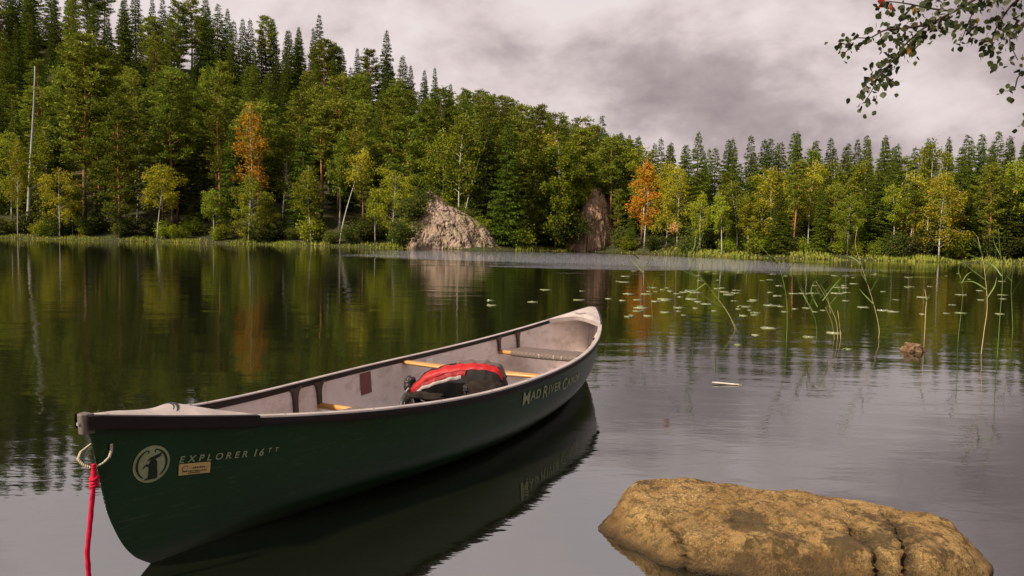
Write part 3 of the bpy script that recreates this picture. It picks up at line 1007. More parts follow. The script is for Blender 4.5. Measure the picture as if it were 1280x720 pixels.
PROF = [(0.015, -0.034), (0.018, -0.030), (0.018, -0.004), (0.014, 0.003), (-0.012, 0.004), (-0.016, 0.000), (-0.017, -0.024), (-0.013, -0.030), (-0.010, -0.028), (-0.008, -0.012), (0.010, -0.012)]
for side in (-1, 1):
    aa, wv, nn, zv = rail_pts(side, 0.02, LC - 0.02)
    Gd = np.zeros((len(aa), len(PROF), 3))
    for j, (o_, u_) in enumerate(PROF):
        Gd[:, j, 0] = aa + nn[:, 0] * o_
        Gd[:, j, 1] = side * np.maximum(wv + nn[:, 1] * o_, 0.001)
        Gd[:, j, 2] = zv + u_
    b = MB()
    b.grid(Gd, closed_v=True)
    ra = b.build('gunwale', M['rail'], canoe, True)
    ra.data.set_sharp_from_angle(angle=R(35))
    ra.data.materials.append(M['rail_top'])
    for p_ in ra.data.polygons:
        if p_.index % len(PROF) in (2, 3, 4):  # upward faces take the paler vinyl with sky light painted in
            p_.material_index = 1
    # rivets along the top
    for k in range(6, len(aa) - 6, 9):
        rv = MB()
        cx_, cy_, cz_ = aa[k], side * wv[k], zv[k] + 0.004
        ring = [(cx_ + 0.004 * math.cos(q), cy_ + 0.004 * math.sin(q), cz_) for q in np.linspace(0, 6.283, 9)[:-1]]
        rv.add(ring + [(cx_, cy_, cz_ + 0.002)], [(i, (i + 1) % 8, 8) for i in range(8)])
        rv.build('rivet', M['hanger'], ra)


# deck plates
def deck(a_tip, sgn, length, name):
    """sgn +1: plate grows towards +a"""
    nu, nv = 26, 15
    Gd = np.zeros((nu, nv, 3))
    for j in range(nv):
        v = -1 + 2 * j / (nv - 1)
        lg = length * (0.74 + 0.26 * abs(v) ** 1.6)
        for i in range(nu):
            u = i / (nu - 1)
            a = a_tip + sgn * max(0.0, lg * u)
            hw = float(wg(a)) + 0.004
            ridge = 0.022 * math.exp(-((u - 0.80) / 0.16) ** 2) + 0.010 * smooth01(u / 0.3)
            z = float(zs(a)) + 0.006 + ridge * (1 - v * v) ** 0.8
            Gd[i, j] = (a, v * hw, z)
    b = MB()
    b.grid(Gd if sgn > 0 else Gd[:, ::-1])
    low = Gd[-1].copy()
    low[:, 2] -= 0.035
    low[:, 0] -= sgn * 0.012
    b.grid(np.stack([Gd[-1], low]))
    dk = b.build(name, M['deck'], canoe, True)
    dk.data.set_sharp_from_angle(angle=R(40))
    # skirts that clasp the hull on both sides
    for side in (-1, 1):
        aa = a_tip + sgn * np.linspace(0.0, length, 24)
        wv = wg(aa)
        S = np.zeros((24, 4, 3))
        for k, (o_, u_) in enumerate([(0.004, 0.0065), (0.0215, 0.004), (0.0225, -0.036), (0.016, -0.042)]):
            S[:, k, 0] = aa - (sgn * 0.010 if k else 0) * (aa == a_tip)
            S[:, k, 1] = side * (wv + o_)
            S[:, k, 2] = zs(aa) + u_
        sb = MB()
        sb.grid(S)
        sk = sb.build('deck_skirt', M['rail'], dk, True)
        sk.data.set_sharp_from_angle(angle=R(35))
    # end cap over the stem
    cb = MB()
    zt = float(zs(a_tip))
    outl = [(-0.022, 0.0), (-0.019, 0.012), (-0.008, 0.020), (0.016, 0.026), (0.016, -0.026), (-0.008, -0.020), (-0.019, -0.012)]
    n_ = len(outl)
    V_ = [(a_tip + sgn * q[0], q[1], zt + 0.0085) for q in outl] + [(a_tip + sgn * (q[0] * 1.0 + 0.004), q[1] * 0.9, zt - 0.058) for q in outl]
    cb.add(V_, [tuple(range(n_)), tuple(range(2 * n_ - 1, n_ - 1, -1))] + [(i, i + n_, (i + 1) % n_ + n_, (i + 1) % n_) for i in range(n_)])
    cap = cb.build('end_cap', M['cap'], dk, bevel=0.004)
    # moulded grip: two curved slots
    for rad_, wid in ((0.052, 0.007), (0.040, 0.003)):
        gb = MB()
        ac = a_tip + sgn * 0.30
        pts = []
        for q in np.linspace(-1.15, 1.15, 13):
            aq = ac + sgn * (rad_ * math.cos(q) - 0.02)
            yq = rad_ * 1.15 * math.sin(q)
            hw = float(wg(aq)) + 0.004
            v = max(-1, min(1, yq / hw))
            u = (aq - a_tip) * sgn / (length * (0.74 + 0.26 * abs(v) ** 1.6))
            ridge = 0.022 * math.exp(-((u - 0.80) / 0.16) ** 2) + 0.010 * float(smooth01(u / 0.3))
            pts.append((aq, yq, float(zs(aq)) + 0.0065 + ridge * (1 - v * v) ** 0.8))
        gb.tube(pts, [wid * 0.3 + wid * 0.7 * math.sin(math.pi * k / 12) for k in range(13)], 6, True, 0.35)
        gb.build('grip_slot', M['dark'], dk, True)
    # screws
    for q in (0.10, 0.55):
        for side in (-1, 1):
            aq = a_tip + sgn * length * q
            sv = MB()
            cy_ = side * (float(wg(aq)) * 0.72)
            ring = [(aq + 0.004 * math.cos(g_), cy_ + 0.004 * math.sin(g_), float(zs(aq)) + 0.014) for g_ in np.linspace(0, 6.283, 9)[:-1]]
            sv.add(ring + [(aq, cy_, float(zs(aq)) + 0.017)] , [(i, (i + 1) % 8, 8) for i in range(8)])
            sv.build('screw', M['hanger'], dk)
    bt = MB()
    bt.tube([(a_tip - sgn * 0.020, 0, zt - 0.022), (a_tip - sgn * 0.025, 0, zt - 0.022)], 0.006, 8)
    bt.build('bolt', M['steel'], cap)
    return dk


deck(0.012, 1, 0.56, 'deck_plate')
deck(LC - 0.012, -1, 0.50, 'deck_plate')


# seats with hangers
def box_between(b, p0, p1, wd, ht):
    p0, p1 = Vector(p0), Vector(p1)
    d_ = (p1 - p0).normalized()
    s_ = d_.cross(Vector((0, 0, 1))).normalized() * wd / 2
    u_ = Vector((0, 0, ht / 2))
    V_ = [p0 - s_ - u_, p0 + s_ - u_, p0 + s_ + u_, p0 - s_ + u_, p1 - s_ - u_, p1 + s_ - u_, p1 + s_ + u_, p1 - s_ + u_]
    b.add(V_, [(3, 2, 1, 0), (4, 5, 6, 7), (0, 1, 5, 4), (1, 2, 6, 5), (2, 3, 7, 6), (3, 0, 4, 7)])


def seat(a0, a1, zb, webw):
    se = MB()
    root = None
    for a in (a0, a1):
        sb = MB()
        hw = float(half(a, zb)) - 0.004
        sb.tube([(a, -hw, zb), (a, -hw * 0.6, zb), (a, hw * 0.6, zb), (a, hw, zb)], 0.0165, 8)
        bar = sb.build('seat_bar', M['wood'], canoe, True)
        root = root or bar
        for side in (-1, 1):
            hbm = MB()
            y1 = side * (float(wg(a)) - 0.020)
            y0 = side * (hw - 0.012)
            zt = float(zs(a)) - 0.016
            # bracket flares into the rail at its top
            secs = [(0.0, 0.045), (0.18, 0.024), (0.4, 0.015), (1.0, 0.014)]
            Gv = []
            for q, wd in secs:
                z = zt + (zb - zt) * q
                yq = y1 + (y0 - y1) * q
                Gv.append([(a - wd, yq - 0.009, z), (a + wd, yq - 0.009, z), (a + wd, yq + 0.009, z), (a - wd, yq + 0.009, z)])
            hbm.grid(np.array(Gv), closed_v=True)
            hbm.build('seat_hanger', M['hanger'], canoe, False)
    for side in (-1, 1):
        sb = MB()
        box_between(sb, (a0, side * webw, zb), (a1, side * webw, zb), 0.028, 0.022)
        sb.build('seat_rail', M['wood'], canoe, bevel=0.003)
    # woven webbing wrapped over the frame
    nu, nv = 24, 40
    Gd = np.zeros((nu, nv, 3))
    for i in range(nu):
        th = 2 * math.pi * i / nu
        for j in range(nv):
            v = -webw * 0.97 + 2 * webw * 0.97 * j / (nv - 1)
            ca_, sa_ = math.cos(th), math.sin(th)
            sgx = math.copysign(abs(ca_) ** 0.35, ca_)
            sgz = math.copysign(abs(sa_) ** 0.6, sa_)
            rip = 0.0012 * math.cos(j * math.pi) + 0.002 * math.sin(i * 2.1 + j)
            Gd[i, j] = ((a0 + a1) / 2 + sgx * ((a1 - a0) / 2 + 0.026), v, zb + sgz * (0.026 + rip) - 0.006 * (1 - (v / webw) ** 2))
    wb = MB()
    wb.grid(Gd, closed_u=True)
    web = wb.build('seat_webbing', M['webbing'], canoe, True)
    for q in (-0.1, 0.32, 0.55):
        tb = MB()
        tb.tube([(a0 - 0.027, -webw * q, zb + 0.014), (a0 - 0.0295, -webw * q, zb), (a0 - 0.027, -webw * q, zb - 0.014)], 0.0018, 5)
        tb.build('stitch', M['white'], web)


seat(1.42, 1.66, 0.235, 0.21)
seat(3.76, 4.00, 0.268, 0.285)

# carrying yoke
yk = MB()
ys = np.linspace(-1, 1, 33)
ay = 2.60
hw = float(half(ay, 0.335)) - 0.006
Gd = []
for v in ys:
    wd = 0.026 + 0.020 * abs(v) ** 0.5 * (1 - abs(v) ** 6) + 0.014 * math.exp(-((abs(v) - 0.38) / 0.2) ** 2)
    off = 0.03 * math.exp(-(v / 0.18) ** 2)
    cx_ = ay + off
    z = 0.337 - 0.006 * (1 - v * v)
    Gd.append([(cx_ - wd, v * hw, z), (cx_ - wd * 0.7, v * hw, z + 0.011), (cx_ + wd * 0.7, v * hw, z + 0.011), (cx_ + wd, v * hw, z), (cx_ + wd * 0.7, v * hw, z - 0.011), (cx_ - wd * 0.7, v * hw, z - 0.011)])
yk.grid(np.array(Gd), closed_v=True)
yk.build('yoke', M['wood'], canoe, True)


# ---- marks on the hull: laid on the surface in (along, up) coordinates of the starboard side
def skin(a, z, off):
    z = min(z, float(zs(a)) - 0.03)
    return (a, -(float(half(a, z)) + off), z)


def decal(name, polys, mat, off, parent):
    b = MB()
    for P_ in polys:
        b.add([skin(a, z, off) for a, z in P_], [tuple(range(len(P_)))])
    return b.build(name, mat, parent)


def fan(cx_, cz_, rx, rz_, n=40):
    return [(cx_ + rx * math.cos(q), cz_ + rz_ * math.sin(q)) for q in np.linspace(0, 2 * math.pi, n, endpoint=False)]


def patch(name, cx_, cz_, rx, rz_, mat, off, parent, n=44, rings=6):
    """disc of rings so that it follows the hull's curve"""
    b = MB()
    V_ = [skin(cx_, cz_, off)]
    Fs = []
    for k in range(1, rings + 1):
        V_ += [skin(cx_ + rx * k / rings * math.cos(q), cz_ + rz_ * k / rings * math.sin(q), off) for q in np.linspace(0, 2 * math.pi, n, endpoint=False)]
    Fs += [(0, 1 + i, 1 + (i + 1) % n) for i in range(n)]
    for k in range(rings - 1):
        Fs += [(1 + k * n + i, 1 + (k + 1) * n + i, 1 + (k + 1) * n + (i + 1) % n, 1 + k * n + (i + 1) % n) for i in range(n)]
    b.add(V_, Fs)
    return b.build(name, mat, parent)


def strip(name, pts, wd, mat, off, parent):
    b = MB()
    P_ = [Vector((p_[0], p_[1], 0)) for p_ in pts]
    L_, R_ = [], []
    for i, p_ in enumerate(P_):
        d_ = (P_[min(i + 1, len(P_) - 1)] - P_[max(i - 1, 0)]).normalized()
        n_ = Vector((-d_.y, d_.x, 0))
        w_ = wd[i] if isinstance(wd, list) else wd
        L_.append(skin(*(p_ + n_ * w_ / 2).xy, off))
        R_.append(skin(*(p_ - n_ * w_ / 2).xy, off))
    b.grid(np.array([L_, R_]))
    return b.build(name, mat, parent)


EA, EZ, ER = 0.212, 0.371, 0.064
em = patch('emblem', EA, EZ, ER * 0.93, ER, M['decal'], 0.0030, canoe)
tag(em, 'round pale green emblem with dark hare silhouette')
for s_ in (-1, 1):
    qs = np.linspace(0.32, 2.55, 20)
    pts = [(EA + s_ * 0.0475 * math.sin(q), EZ + 0.0525 * math.cos(q)) for q in qs]
    curl = [(EA + s_ * (0.017 - 0.007 * math.cos(q)) , EZ + 0.045 + 0.006 * math.sin(q)) for q in np.linspace(-0.4, 1.5, 6)]
    strip('ring_arc', pts, [0.003 + 0.0045 * math.sin(math.pi * k / 19) for k in range(20)], M['decal_dark'], 0.0045, em)
    strip('scroll', [(EA + s_ * (0.0150 - 0.0052 * math.cos(q)), EZ + 0.0440 + 0.0052 * math.sin(q)) for q in np.linspace(-0.9, 2.6, 9)], 0.0036, M['decal_dark'], 0.0048, em)
# hare silhouette: body, ears, arm and pipe, as flat print split into convex pieces
E_ = lambda L_: [[(EA + x_ * 0.001, EZ + z_ * 0.001) for x_, z_ in P_] for P_ in L_]
decal('hare_figure', E_([
    [(-11, -38), (-14, -52), (18, -53), (19, -36), (17, -12), (-10, -14)],
    [(-10, -14), (17, -12), (17, 6), (11, 16), (-4, 16), (-9, 2)],
    [(-4, 16), (11, 16), (9, 22), (2, 26), (-7, 23), (-13, 17), (-12, 13)],
    [(2, 26), (9, 20), (20, 24), (33, 31), (30, 35), (14, 30)],
    [(9, 20), (11, 16), (24, 21), (33, 25), (29, 27), (18, 24)],
    [(-9, 2), (-10, -8), (-20, -4), (-22, 1), (-16, 3)],
    [(-20, -4), (-22, 1), (-29, -8), (-26, -11)],
    [(-14, -52), (-11, -44), (-22, -48), (-24, -52)],
]), M['decal_dark'], 0.0048, em)


def glyphs(txt, size, bold=0.0):
    cu = bpy.data.curves.new('glyph', 'FONT')
    cu.body = txt
    cu.size = size
    cu.offset = bold
    cu.fill_mode = 'FRONT'
    cu.resolution_u = 3
    ob = bpy.data.objects.new('glyph', cu)
    COL.objects.link(ob)
    dg = bpy.context.evaluated_depsgraph_get()
    me = ob.evaluated_get(dg).to_mesh()
    V_ = [(v.co.x, v.co.y) for v in me.vertices]
    Fs = [tuple(p_.vertices) for p_ in me.polygons]
    ob.to_mesh_clear()
    bpy.data.objects.remove(ob)
    bpy.data.curves.remove(cu)
    return V_, Fs


def letters(name, parts, a0, z0, a1, z1, gap, mat, parent, shear=0.0, off=0.004, stretch=1.0):
    """each letter its own mesh, walking along the baseline"""
    items = []
    tot = 0.0
    for ch, size, bold, lift in parts:
        if ch == ' ':
            tot += size
            items.append((None, None, size, 0))
            continue
        V_, Fs = glyphs(ch, size, bold)
        x0_ = min(v[0] for v in V_)
        wd = (max(v[0] for v in V_) - x0_)
        items.append(([((v[0] - x0_), v[1] + lift) for v in V_], Fs, wd, size))
        tot += wd + gap
    k = (a1 - a0) / tot
    cur = 0.0
    root = None
    for V_, Fs, wd, size in items:
        if V_ is None:
            cur += wd
            continue
        b = MB()
        pts = []
        for x_, y_ in V_:
            a = a0 + (cur + x_ + shear * y_) * k
            zb_ = z0 + (z1 - z0) * (a - a0) / (a1 - a0)
            pts.append(skin(a, zb_ + y_ * stretch, off))
        b.add(pts, Fs)
        b.build('letter', mat, parent)
        cur += wd + gap
    return root


lt = patch('lettering_backing', 0.0, 0.0, 0.001, 0.001, M['decal'], 0.0, None, 8, 1)
bpy.data.objects.remove(lt)
letters('lettering', [(c_, 0.034, 0.0006, 0) for c_ in 'EXPLORER'] + [(' ', 0.012, 0, 0)] + [(c_, 0.038, 0.0009, 0) for c_ in '16'] + [(c_, 0.023, 0.0006, 0.0115) for c_ in 'TT'],
        0.302, 0.354, 0.668, 0.311, 0.0125, M['decal'], hull, shear=0.25)
big_, sm_ = 0.108, 0.076
seq = [('M', big_, .0012, -0.014), ('A', sm_, .0015, 0), ('D', sm_, .0015, 0), (' ', 0.02, 0, 0), ('R', big_, .0012, -0.014), ('I', sm_, .0015, 0), ('V', sm_, .0015, 0), ('E', sm_, .0015, 0), ('R', sm_, .0015, 0), (' ', 0.02, 0, 0),
       ('C', big_, .0012, -0.014), ('A', sm_, .0015, 0), ('N', sm_, .0015, 0), ('O', sm_, .0015, 0), ('E', sm_, .0015, 0)]
letters('lettering', seq, 2.235, 0.246, 3.262, 0.206, 0.010, M['decal'], hull, off=0.004)

# amber rental sticker with a little print
b = MB()
nu, nv = 10, 5
b.grid(np.array([[skin(0.301 + 0.108 * i / (nu - 1), 0.309 + (0.041) * j / (nv - 1) - 0.013 * i / (nu - 1), 0.0045) for j in range(nv)] for i in range(nu)]))
stk = b.build('sticker', M['sticker'], canoe)
tag(stk, 'small amber sticker with faint brown print')
for k, (x0_, x1_, zz_) in enumerate([(0.348, 0.392, 0.021), (0.312, 0.398, 0.0105), (0.332, 0.376, 0.004)]):
    n_ = int((x1_ - x0_) / 0.006)
    for q in range(n_):
        a = x0_ + (x1_ - x0_) * q / n_
        zb_ = 0.309 + zz_ - 0.013 * (a - 0.301) / 0.108
        hh_ = (0.0065 if k == 0 else 0.0045) * (0.7 + 0.5 * ((q * 37) % 10) / 10)
        decal('print_mark', [[(a, zb_), (a + 0.0042, zb_), (a + 0.0042, zb_ + hh_), (a, zb_ + hh_)]], M['print'], 0.0058, stk)
strip('print_mark', [(0.322 + 0.010 * math.cos(q), 0.330 + 0.010 * math.sin(q)) for q in np.linspace(0.5, 5.6, 14)], 0.0018, M['print'], 0.0058, stk)


def inner(a, z, off):
    return (a, float(half(a, z)) - 0.009 - off, z)


for nm, a0_, a1_, z0_, z1_, mt in (('wall_label', 2.10, 2.215, 0.205, 0.335, 'redlabel'), ('wall_sticker', 2.845, 2.93, 0.285, 0.325, 'white'), ('wall_sticker', 3.04, 3.13, 0.318, 0.333, 'white')):
    b = MB()
    b.grid(np.array([[inner(a0_ + (a1_ - a0_) * i / 5, z0_ + (z1_ - z0_) * j / 5, 0.004) for j in range(6)] for i in range(6)]))
    b.build(nm, M[mt], canoe)

# ------------------------------------------------------------------ mooring rope
M['rope'] = simple('red_rope', (0.50, 0.006, 0.035), 0.75, 0.2, 0.3, 60, 0.001, 300)
M['cord'] = simple('beige_cord', (0.42, 0.37, 0.27), 0.85, 0.2, 0.35, 300, 0.001, 500)
rope = empty('mooring_rope', canoe.matrix_basis @ Vector((0.03, 0, 0.0)))
tag(rope, 'red rope hanging from a pale cord loop at the canoe bow', 'rope')
inv = Matrix.Translation(rope.location).inverted()
cm = Matrix.Translation(canoe.location) @ Matrix.Rotation(math.pi / 2 - HEAD, 4, 'Z')
cw = lambda a, w_, z: inv @ (cm @ Vector((a, -w_, z)))


def twist(name, pts, rad, mat, strands=2, pitch=0.02, parent=None):
    # resample
    P_ = [Vector(p_) for p_ in pts]
    out = []
    for i in range(len(P_) - 1):
        m_ = max(2, int((P_[i + 1] - P_[i]).length / (pitch / 6)))
        out += [P_[i].lerp(P_[i + 1], k / m_) for k in range(m_)]
    out.append(P_[-1])
    b = MB()
    for s_ in range(strands):
        acc = 0
        q_ = []
        for i, p_ in enumerate(out):
            if i:
                acc += (p_ - out[i - 1]).length
            th = acc / pitch * 6.283 + s_ * 6.283 / strands
            q_.append(p_ + Vector((math.cos(th), math.sin(th), 0.3 * math.cos(th))) * rad * 0.5)
        b.tube(q_, rad * 0.62, 6)
    return b.build(name, mat, parent, True)


kn = cw(0.020, 0.028, 0.405)
loop = [cw(0.082, 0.028, 0.468), cw(0.078, 0.034, 0.450), cw(0.066, 0.040, 0.432), cw(0.045, 0.040, 0.418), kn, cw(0.005, 0.0, 0.415), cw(0.0, -0.020, 0.432), cw(0.02, -0.034, 0.450), cw(0.060, -0.032, 0.470)]
twist('cord_loop', loop, 0.0048, M['cord'], 2, 0.014, rope)
rp_ = [Vector(kn) + Vector((0, 0, 0.014)), Vector(kn), Vector(kn) + Vector((0.004, -0.012, -0.06)), Vector(kn) + Vector((-0.002, -0.02, -0.16)), Vector(kn) + Vector((-0.008, -0.03, -0.26)), Vector(kn) + Vector((-0.004, -0.03, -0.34)),
       Vector(kn) + Vector((-0.006, -0.04, -0.42)), Vector(kn) + Vector((0.02, -0.10, -0.425)), Vector(kn) + Vector((0.02, -0.6, -0.43))]
b = MB()
sm = []
for i in range(len(rp_) - 1):
    for k in range(6):
        sm.append(rp_[i].lerp(rp_[i + 1], k / 6))
b.tube(sm, [0.0075 + 0.0007 * math.sin(i * 1.9) for i in range(len(sm))], 8)
b.build('rope_line', M['rope'], rope, True)
b = MB()
for k in range(3):
    c_ = Vector(kn) + Vector((0.003, -0.005, -0.030 - 0.013 * k))
    b.tube([c_ + Vector((0.0085 * math.cos(q), 0.0085 * math.sin(q), 0.004 * math.sin(q + k))) for q in np.linspace(0, 6.283, 13)], 0.0066, 6)
b.build('knot', M['rope'], rope, True)

# ------------------------------------------------------------------ backpack lying across the canoe
M['fab_red'] = simple('red_nylon', (0.33, 0.0035, 0.005), 0.55, 0.35, 0.15, 14, 0.002, 40)
M['fab_dkred'] = simple('maroon_nylon', (0.22, 0.008, 0.014), 0.6, 0.3, 0.3, 12, 0.002, 40)
M['fab_grey'] = simple('taupe_nylon', (0.020, 0.017, 0.017), 0.8, 0.12, 0.25, 16, 0.003, 30)
M['fab_dark'] = simple('charcoal_nylon', (0.020, 0.0155, 0.013), 0.8, 0.12, 0.4, 18, 0.004, 26)
M['fab_lid'] = simple('grey_nylon', (0.10, 0.075, 0.07), 0.7, 0.3, 0.3, 20, 0.003, 40)
M['fab_mesh'] = simple('black_mesh', (0.004, 0.0038, 0.004), 0.9, 0.05, 0.3, 90, 0.003, 240)
M['fab_pale'] = simple('pale_webbing', (0.30, 0.26, 0.25), 0.7, 0.3)
pk = empty('backpack', (-0.315, 4.36, -0.005), R(-9))
pk.scale = (1.0, 1.05, 1.02)
tag(pk, 'red grey and black backpack lying across the canoe floor', 'backpack')


def psurf(u, ph, off=0.0):
    """u 0..1 along, ph angle: 0 towards the viewer side, 90 up"""
    top = np.interp(u, [0, .06, .2, .4, .6, .8, .93, 1.0], [.20, .29, .365, .405, .425, .428, .405, .32])
    bot = np.interp(u, [0, .1, .9, 1], [.09, .02, .01, .05])
    dep = np.interp(u, [0, .06, .3, .8, .95, 1], [.05, .09, .125, .13, .11, .06])
    mz, hz = (top + bot) / 2, (top - bot) / 2
    c_, s_ = math.cos(ph), math.sin(ph)
    n_ = 0.72
    yv = -math.copysign(abs(c_) ** n_, c_) * (dep + off)
    zv = mz + math.copysign(abs(s_) ** n_, s_) * (hz + off)
    wr = 0.011 * noise.fractal(Vector((u * 14, ph * 2.2, 2.0)), 0.9, 2.0, 4)
    return ((u - 0.5) * (0.60 + off), yv - wr * c_, zv + wr * s_)


b = MB()
b.grid(np.array([[psurf(u, 2 * math.pi * k / 40) for k in range(40)] for u in np.linspace(0, 1, 46)]), closed_v=True)
e0 = len(b.v)
b.add([psurf(0, 2 * math.pi * k / 40) for k in range(40)], [tuple(range(40))])
b.add([psurf(1, 2 * math.pi * k / 40) for k in range(40)], [tuple(range(39, -1, -1))])
body = b.build('body', M['fab_grey'], pk, True)


def ppanel(name, us, lo, hi, mat, off, nu=30, nv=8):
    u0, u1 = us
    Gd = []
    for i in range(nu):
        e = i / (nu - 1)
        u = u0 + (u1 - u0) * e
        l_, h_ = np.interp(e, np.linspace(0, 1, len(lo)), lo), np.interp(e, np.linspace(0, 1, len(hi)), hi)
        rowp = []
        for j in range(nv):
            f = j / (nv - 1)
            ed = off * min(1, 4 * min(f, 1 - f) + 0.2)
            rowp.append(psurf(u, R(l_ + (h_ - l_) * f), ed))
        Gd.append(rowp)
    b = MB()
    b.grid(np.array(Gd))
    return b.build(name, mat, pk, True)


ppanel('red_panel', (0.02, 0.97), [30, 40, 50, 54, 56, 56], [48, 70, 82, 84, 82, 80], M['fab_red'], 0.007)
ppanel('maroon_panel', (0.10, 0.62), [24, 28, 34, 38], [32, 42, 50, 54], M['fab_dkred'], 0.008)
ppanel('pale_panel', (0.08, 0.58), [18, 22, 28, 32], [26, 32, 36, 40], M['fab_pale'], 0.006)
ppanel('back_panel', (0.10, 0.66), [-30, -34, -34, -30], [14, 24, 26, 22], M['fab_mesh'], 0.020)
ppanel('red_base_panel', (0.36, 1.0), [-75, -75, -75], [-36, -28, -30], M['fab_red'], 0.014)
ppanel('maroon_base_panel', (0.30, 0.70), [-50, -50, -48], [-38, -36, -34], M['fab_dkred'], 0.017)
ppanel('lid_panel', (0.50, 0.98), [84, 82, 82], [125, 128, 122], M['fab_lid'], 0.010)


# padded hip belt wing, folded against the bag
def lump(name, c0, sx, sy, sz, mat, seed, parent=pk, fold=0.25):
    bm = bmesh.new()
    bmesh.ops.create_icosphere(bm, subdivisions=4, radius=1.0)
    for v in bm.verts:
        n_ = v.co.normalized()
        k = 1.0 / (abs(n_.x) ** 3 + abs(n_.y) ** 3 + abs(n_.z) ** 3) ** (1 / 3)
        d_ = 1 + fold * noise.fractal(n_ * 1.6 + Vector((seed, 0, 0)), 1.0, 2.0, 3)
        v.co = Vector((n_.x * sx, n_.y * sy, n_.z * sz)) * k * d_ + Vector(c0)
    me = bpy.data.meshes.new(name)
    bm.to_mesh(me)
    bm.free()
    for p_ in me.polygons:
        p_.use_smooth = True
    me.materials.append(mat)
    return link(bpy.data.objects.new(name, me), parent)


lump('hip_belt', (0.180, -0.135, 0.265), 0.120, 0.050, 0.080, M['fab_dark'], 3.0, fold=0.32)
lump('belt_pocket', (0.115, -0.150, 0.215), 0.060, 0.035, 0.045, M['fab_grey'], 8.0, fold=0.35)
lump('shoulder_pad', (-0.14, -0.140, 0.245), 0.100, 0.024, 0.022, M['fab_dark'], 5.0, fold=0.3)
lump('strap_bundle', (-0.285, -0.02, 0.285), 0.036, 0.030, 0.042, M['dark'], 6.0, fold=0.35)
lump('strap_bundle', (-0.245, -0.10, 0.215), 0.040, 0.030, 0.030, M['fab_dark'], 9.0, fold=0.5)


def strap(name, pts, wd, mat):
    b = MB()
    P_ = [Vector(p_) for p_ in pts]
    sm_ = []
    for i in range(len(P_) - 1):
        p0, p1, p2, p3 = P_[max(i - 1, 0)], P_[i], P_[i + 1], P_[min(i + 2, len(P_) - 1)]
        for k in range(6):
            s_ = k / 6
            sm_.append(0.5 * ((2 * p1) + (p2 - p0) * s_ + (2 * p0 - 5 * p1 + 4 * p2 - p3) * s_ * s_ + (3 * p1 - p0 - 3 * p2 + p3) * s_ ** 3))
    sm_.append(P_[-1])
    b.tube(sm_, wd / 2, 8, True, 0.22)
    return b.build(name, mat, pk, True)


strap('shoulder_strap', [(-0.27, -0.06, 0.27), (-0.30, -0.13, 0.20), (-0.27, -0.17, 0.12), (-0.22, -0.18, 0.13), (-0.215, -0.17, 0.19), (-0.24, -0.14, 0.235)], 0.026, M['dark'])
strap('shoulder_strap', [(-0.20, -0.13, 0.26), (-0.15, -0.17, 0.20), (-0.10, -0.18, 0.16), (-0.04, -0.175, 0.15), (0.03, -0.17, 0.17)], 0.030, M['fab_dark'])
strap('strap_tail', [(-0.22, -0.15, 0.16), (-0.19, -0.185, 0.11), (-0.165, -0.19, 0.07)], 0.018, M['dark'])
strap('compression_strap', [(0.095, -0.155, 0.33), (0.082, -0.165, 0.29), (0.10, -0.178, 0.25), (0.13, -0.185, 0.235)], 0.020, M['dark'])
strap('piping', [(-0.02, -0.165, 0.135), (0.05, -0.178, 0.165), (0.11, -0.182, 0.20), (0.14, -0.19, 0.24)], 0.007, M['fab_pale'])
strap('piping', [(-0.285, -0.075, 0.20), (-0.292, -0.085, 0.245), (-0.275, -0.085, 0.275)], 0.010, M['fab_pale'])
strap('piping', [(-0.17, -0.165, 0.225), (-0.10, -0.176, 0.205), (-0.03, -0.172, 0.205)], 0.008, M['fab_pale'])
strap('sternum_strap', [(-0.06, -0.182, 0.215), (-0.085, -0.186, 0.165), (-0.105, -0.188, 0.125)], 0.012, M['fab_pale'])
b = MB()
b.add([(-0.165, -0.185, 0.165), (-0.085, -0.187, 0.125), (-0.105, -0.192, 0.075), (-0.185, -0.190, 0.085), (-0.165, -0.183, 0.165), (-0.085, -0.185, 0.125), (-0.105, -0.190, 0.075), (-0.185, -0.188, 0.085)],
      [(0, 1, 2, 3), (7, 6, 5, 4), (0, 4, 5, 1), (1, 5, 6, 2), (2, 6, 7, 3), (3, 7, 4, 0)])
b.build('care_tag', M['white'], pk)
b = MB()
for dz in (0, 0.018):
    box_between(b, (0.075, -0.172, 0.315 - dz), (0.105, -0.176, 0.315 - dz), 0.010, 0.006)
box_between(b, (0.078, -0.173, 0.306), (0.102, -0.177, 0.306), 0.008, 0.020)
b.build('buckle', M['dark'], pk, bevel=0.002)

# ------------------------------------------------------------------ foreground boulder
mb_, t = new_mat('lichen_granite')
co = t.n('ShaderNodeTexCoord').outputs['Object']
n1 = t.noise(co, 5.0, 6, 0.65, 0.4)
n2 = t.noise(co, 30.0, 6, 0.75)
n3 = t.noise(co, 110.0, 4, 0.7)
n4 = t.noise(t.mapping(co, (1, 1, 1), (4, 2, 8)), 3.2, 4, 0.6, 0.6)
c = t.mix(t.ramp(n1, [(0.32, 0.0), (0.66, 1.0)]), (0.19, 0.100, 0.028), (0.345, 0.215, 0.078))
c = t.mix(t.ramp(n2, [(0.47, 0.0), (0.58, 0.85)]), c, (0.085, 0.046, 0.012))
lich = t.ramp(t.noise(t.mapping(co, (1, 1, 1), (2, 5, 3)), 4.5, 4, 0.6, 0.5), [(0.40, 0.1), (0.62, 1.0)])
c = t.mix(t.math('MULTIPLY', lich, t.ramp(n3, [(0.53, 0.0), (0.62, 0.85)])), c, (0.52, 0.40, 0.20))
c = t.mix(t.ramp(t.math('ADD', n4, t.math('MULTIPLY', t.math('SUBTRACT', n2, 0.5), 0.35)), [(0.55, 0.0), (0.63, 0.85)]), c, (0.065, 0.042, 0.016))
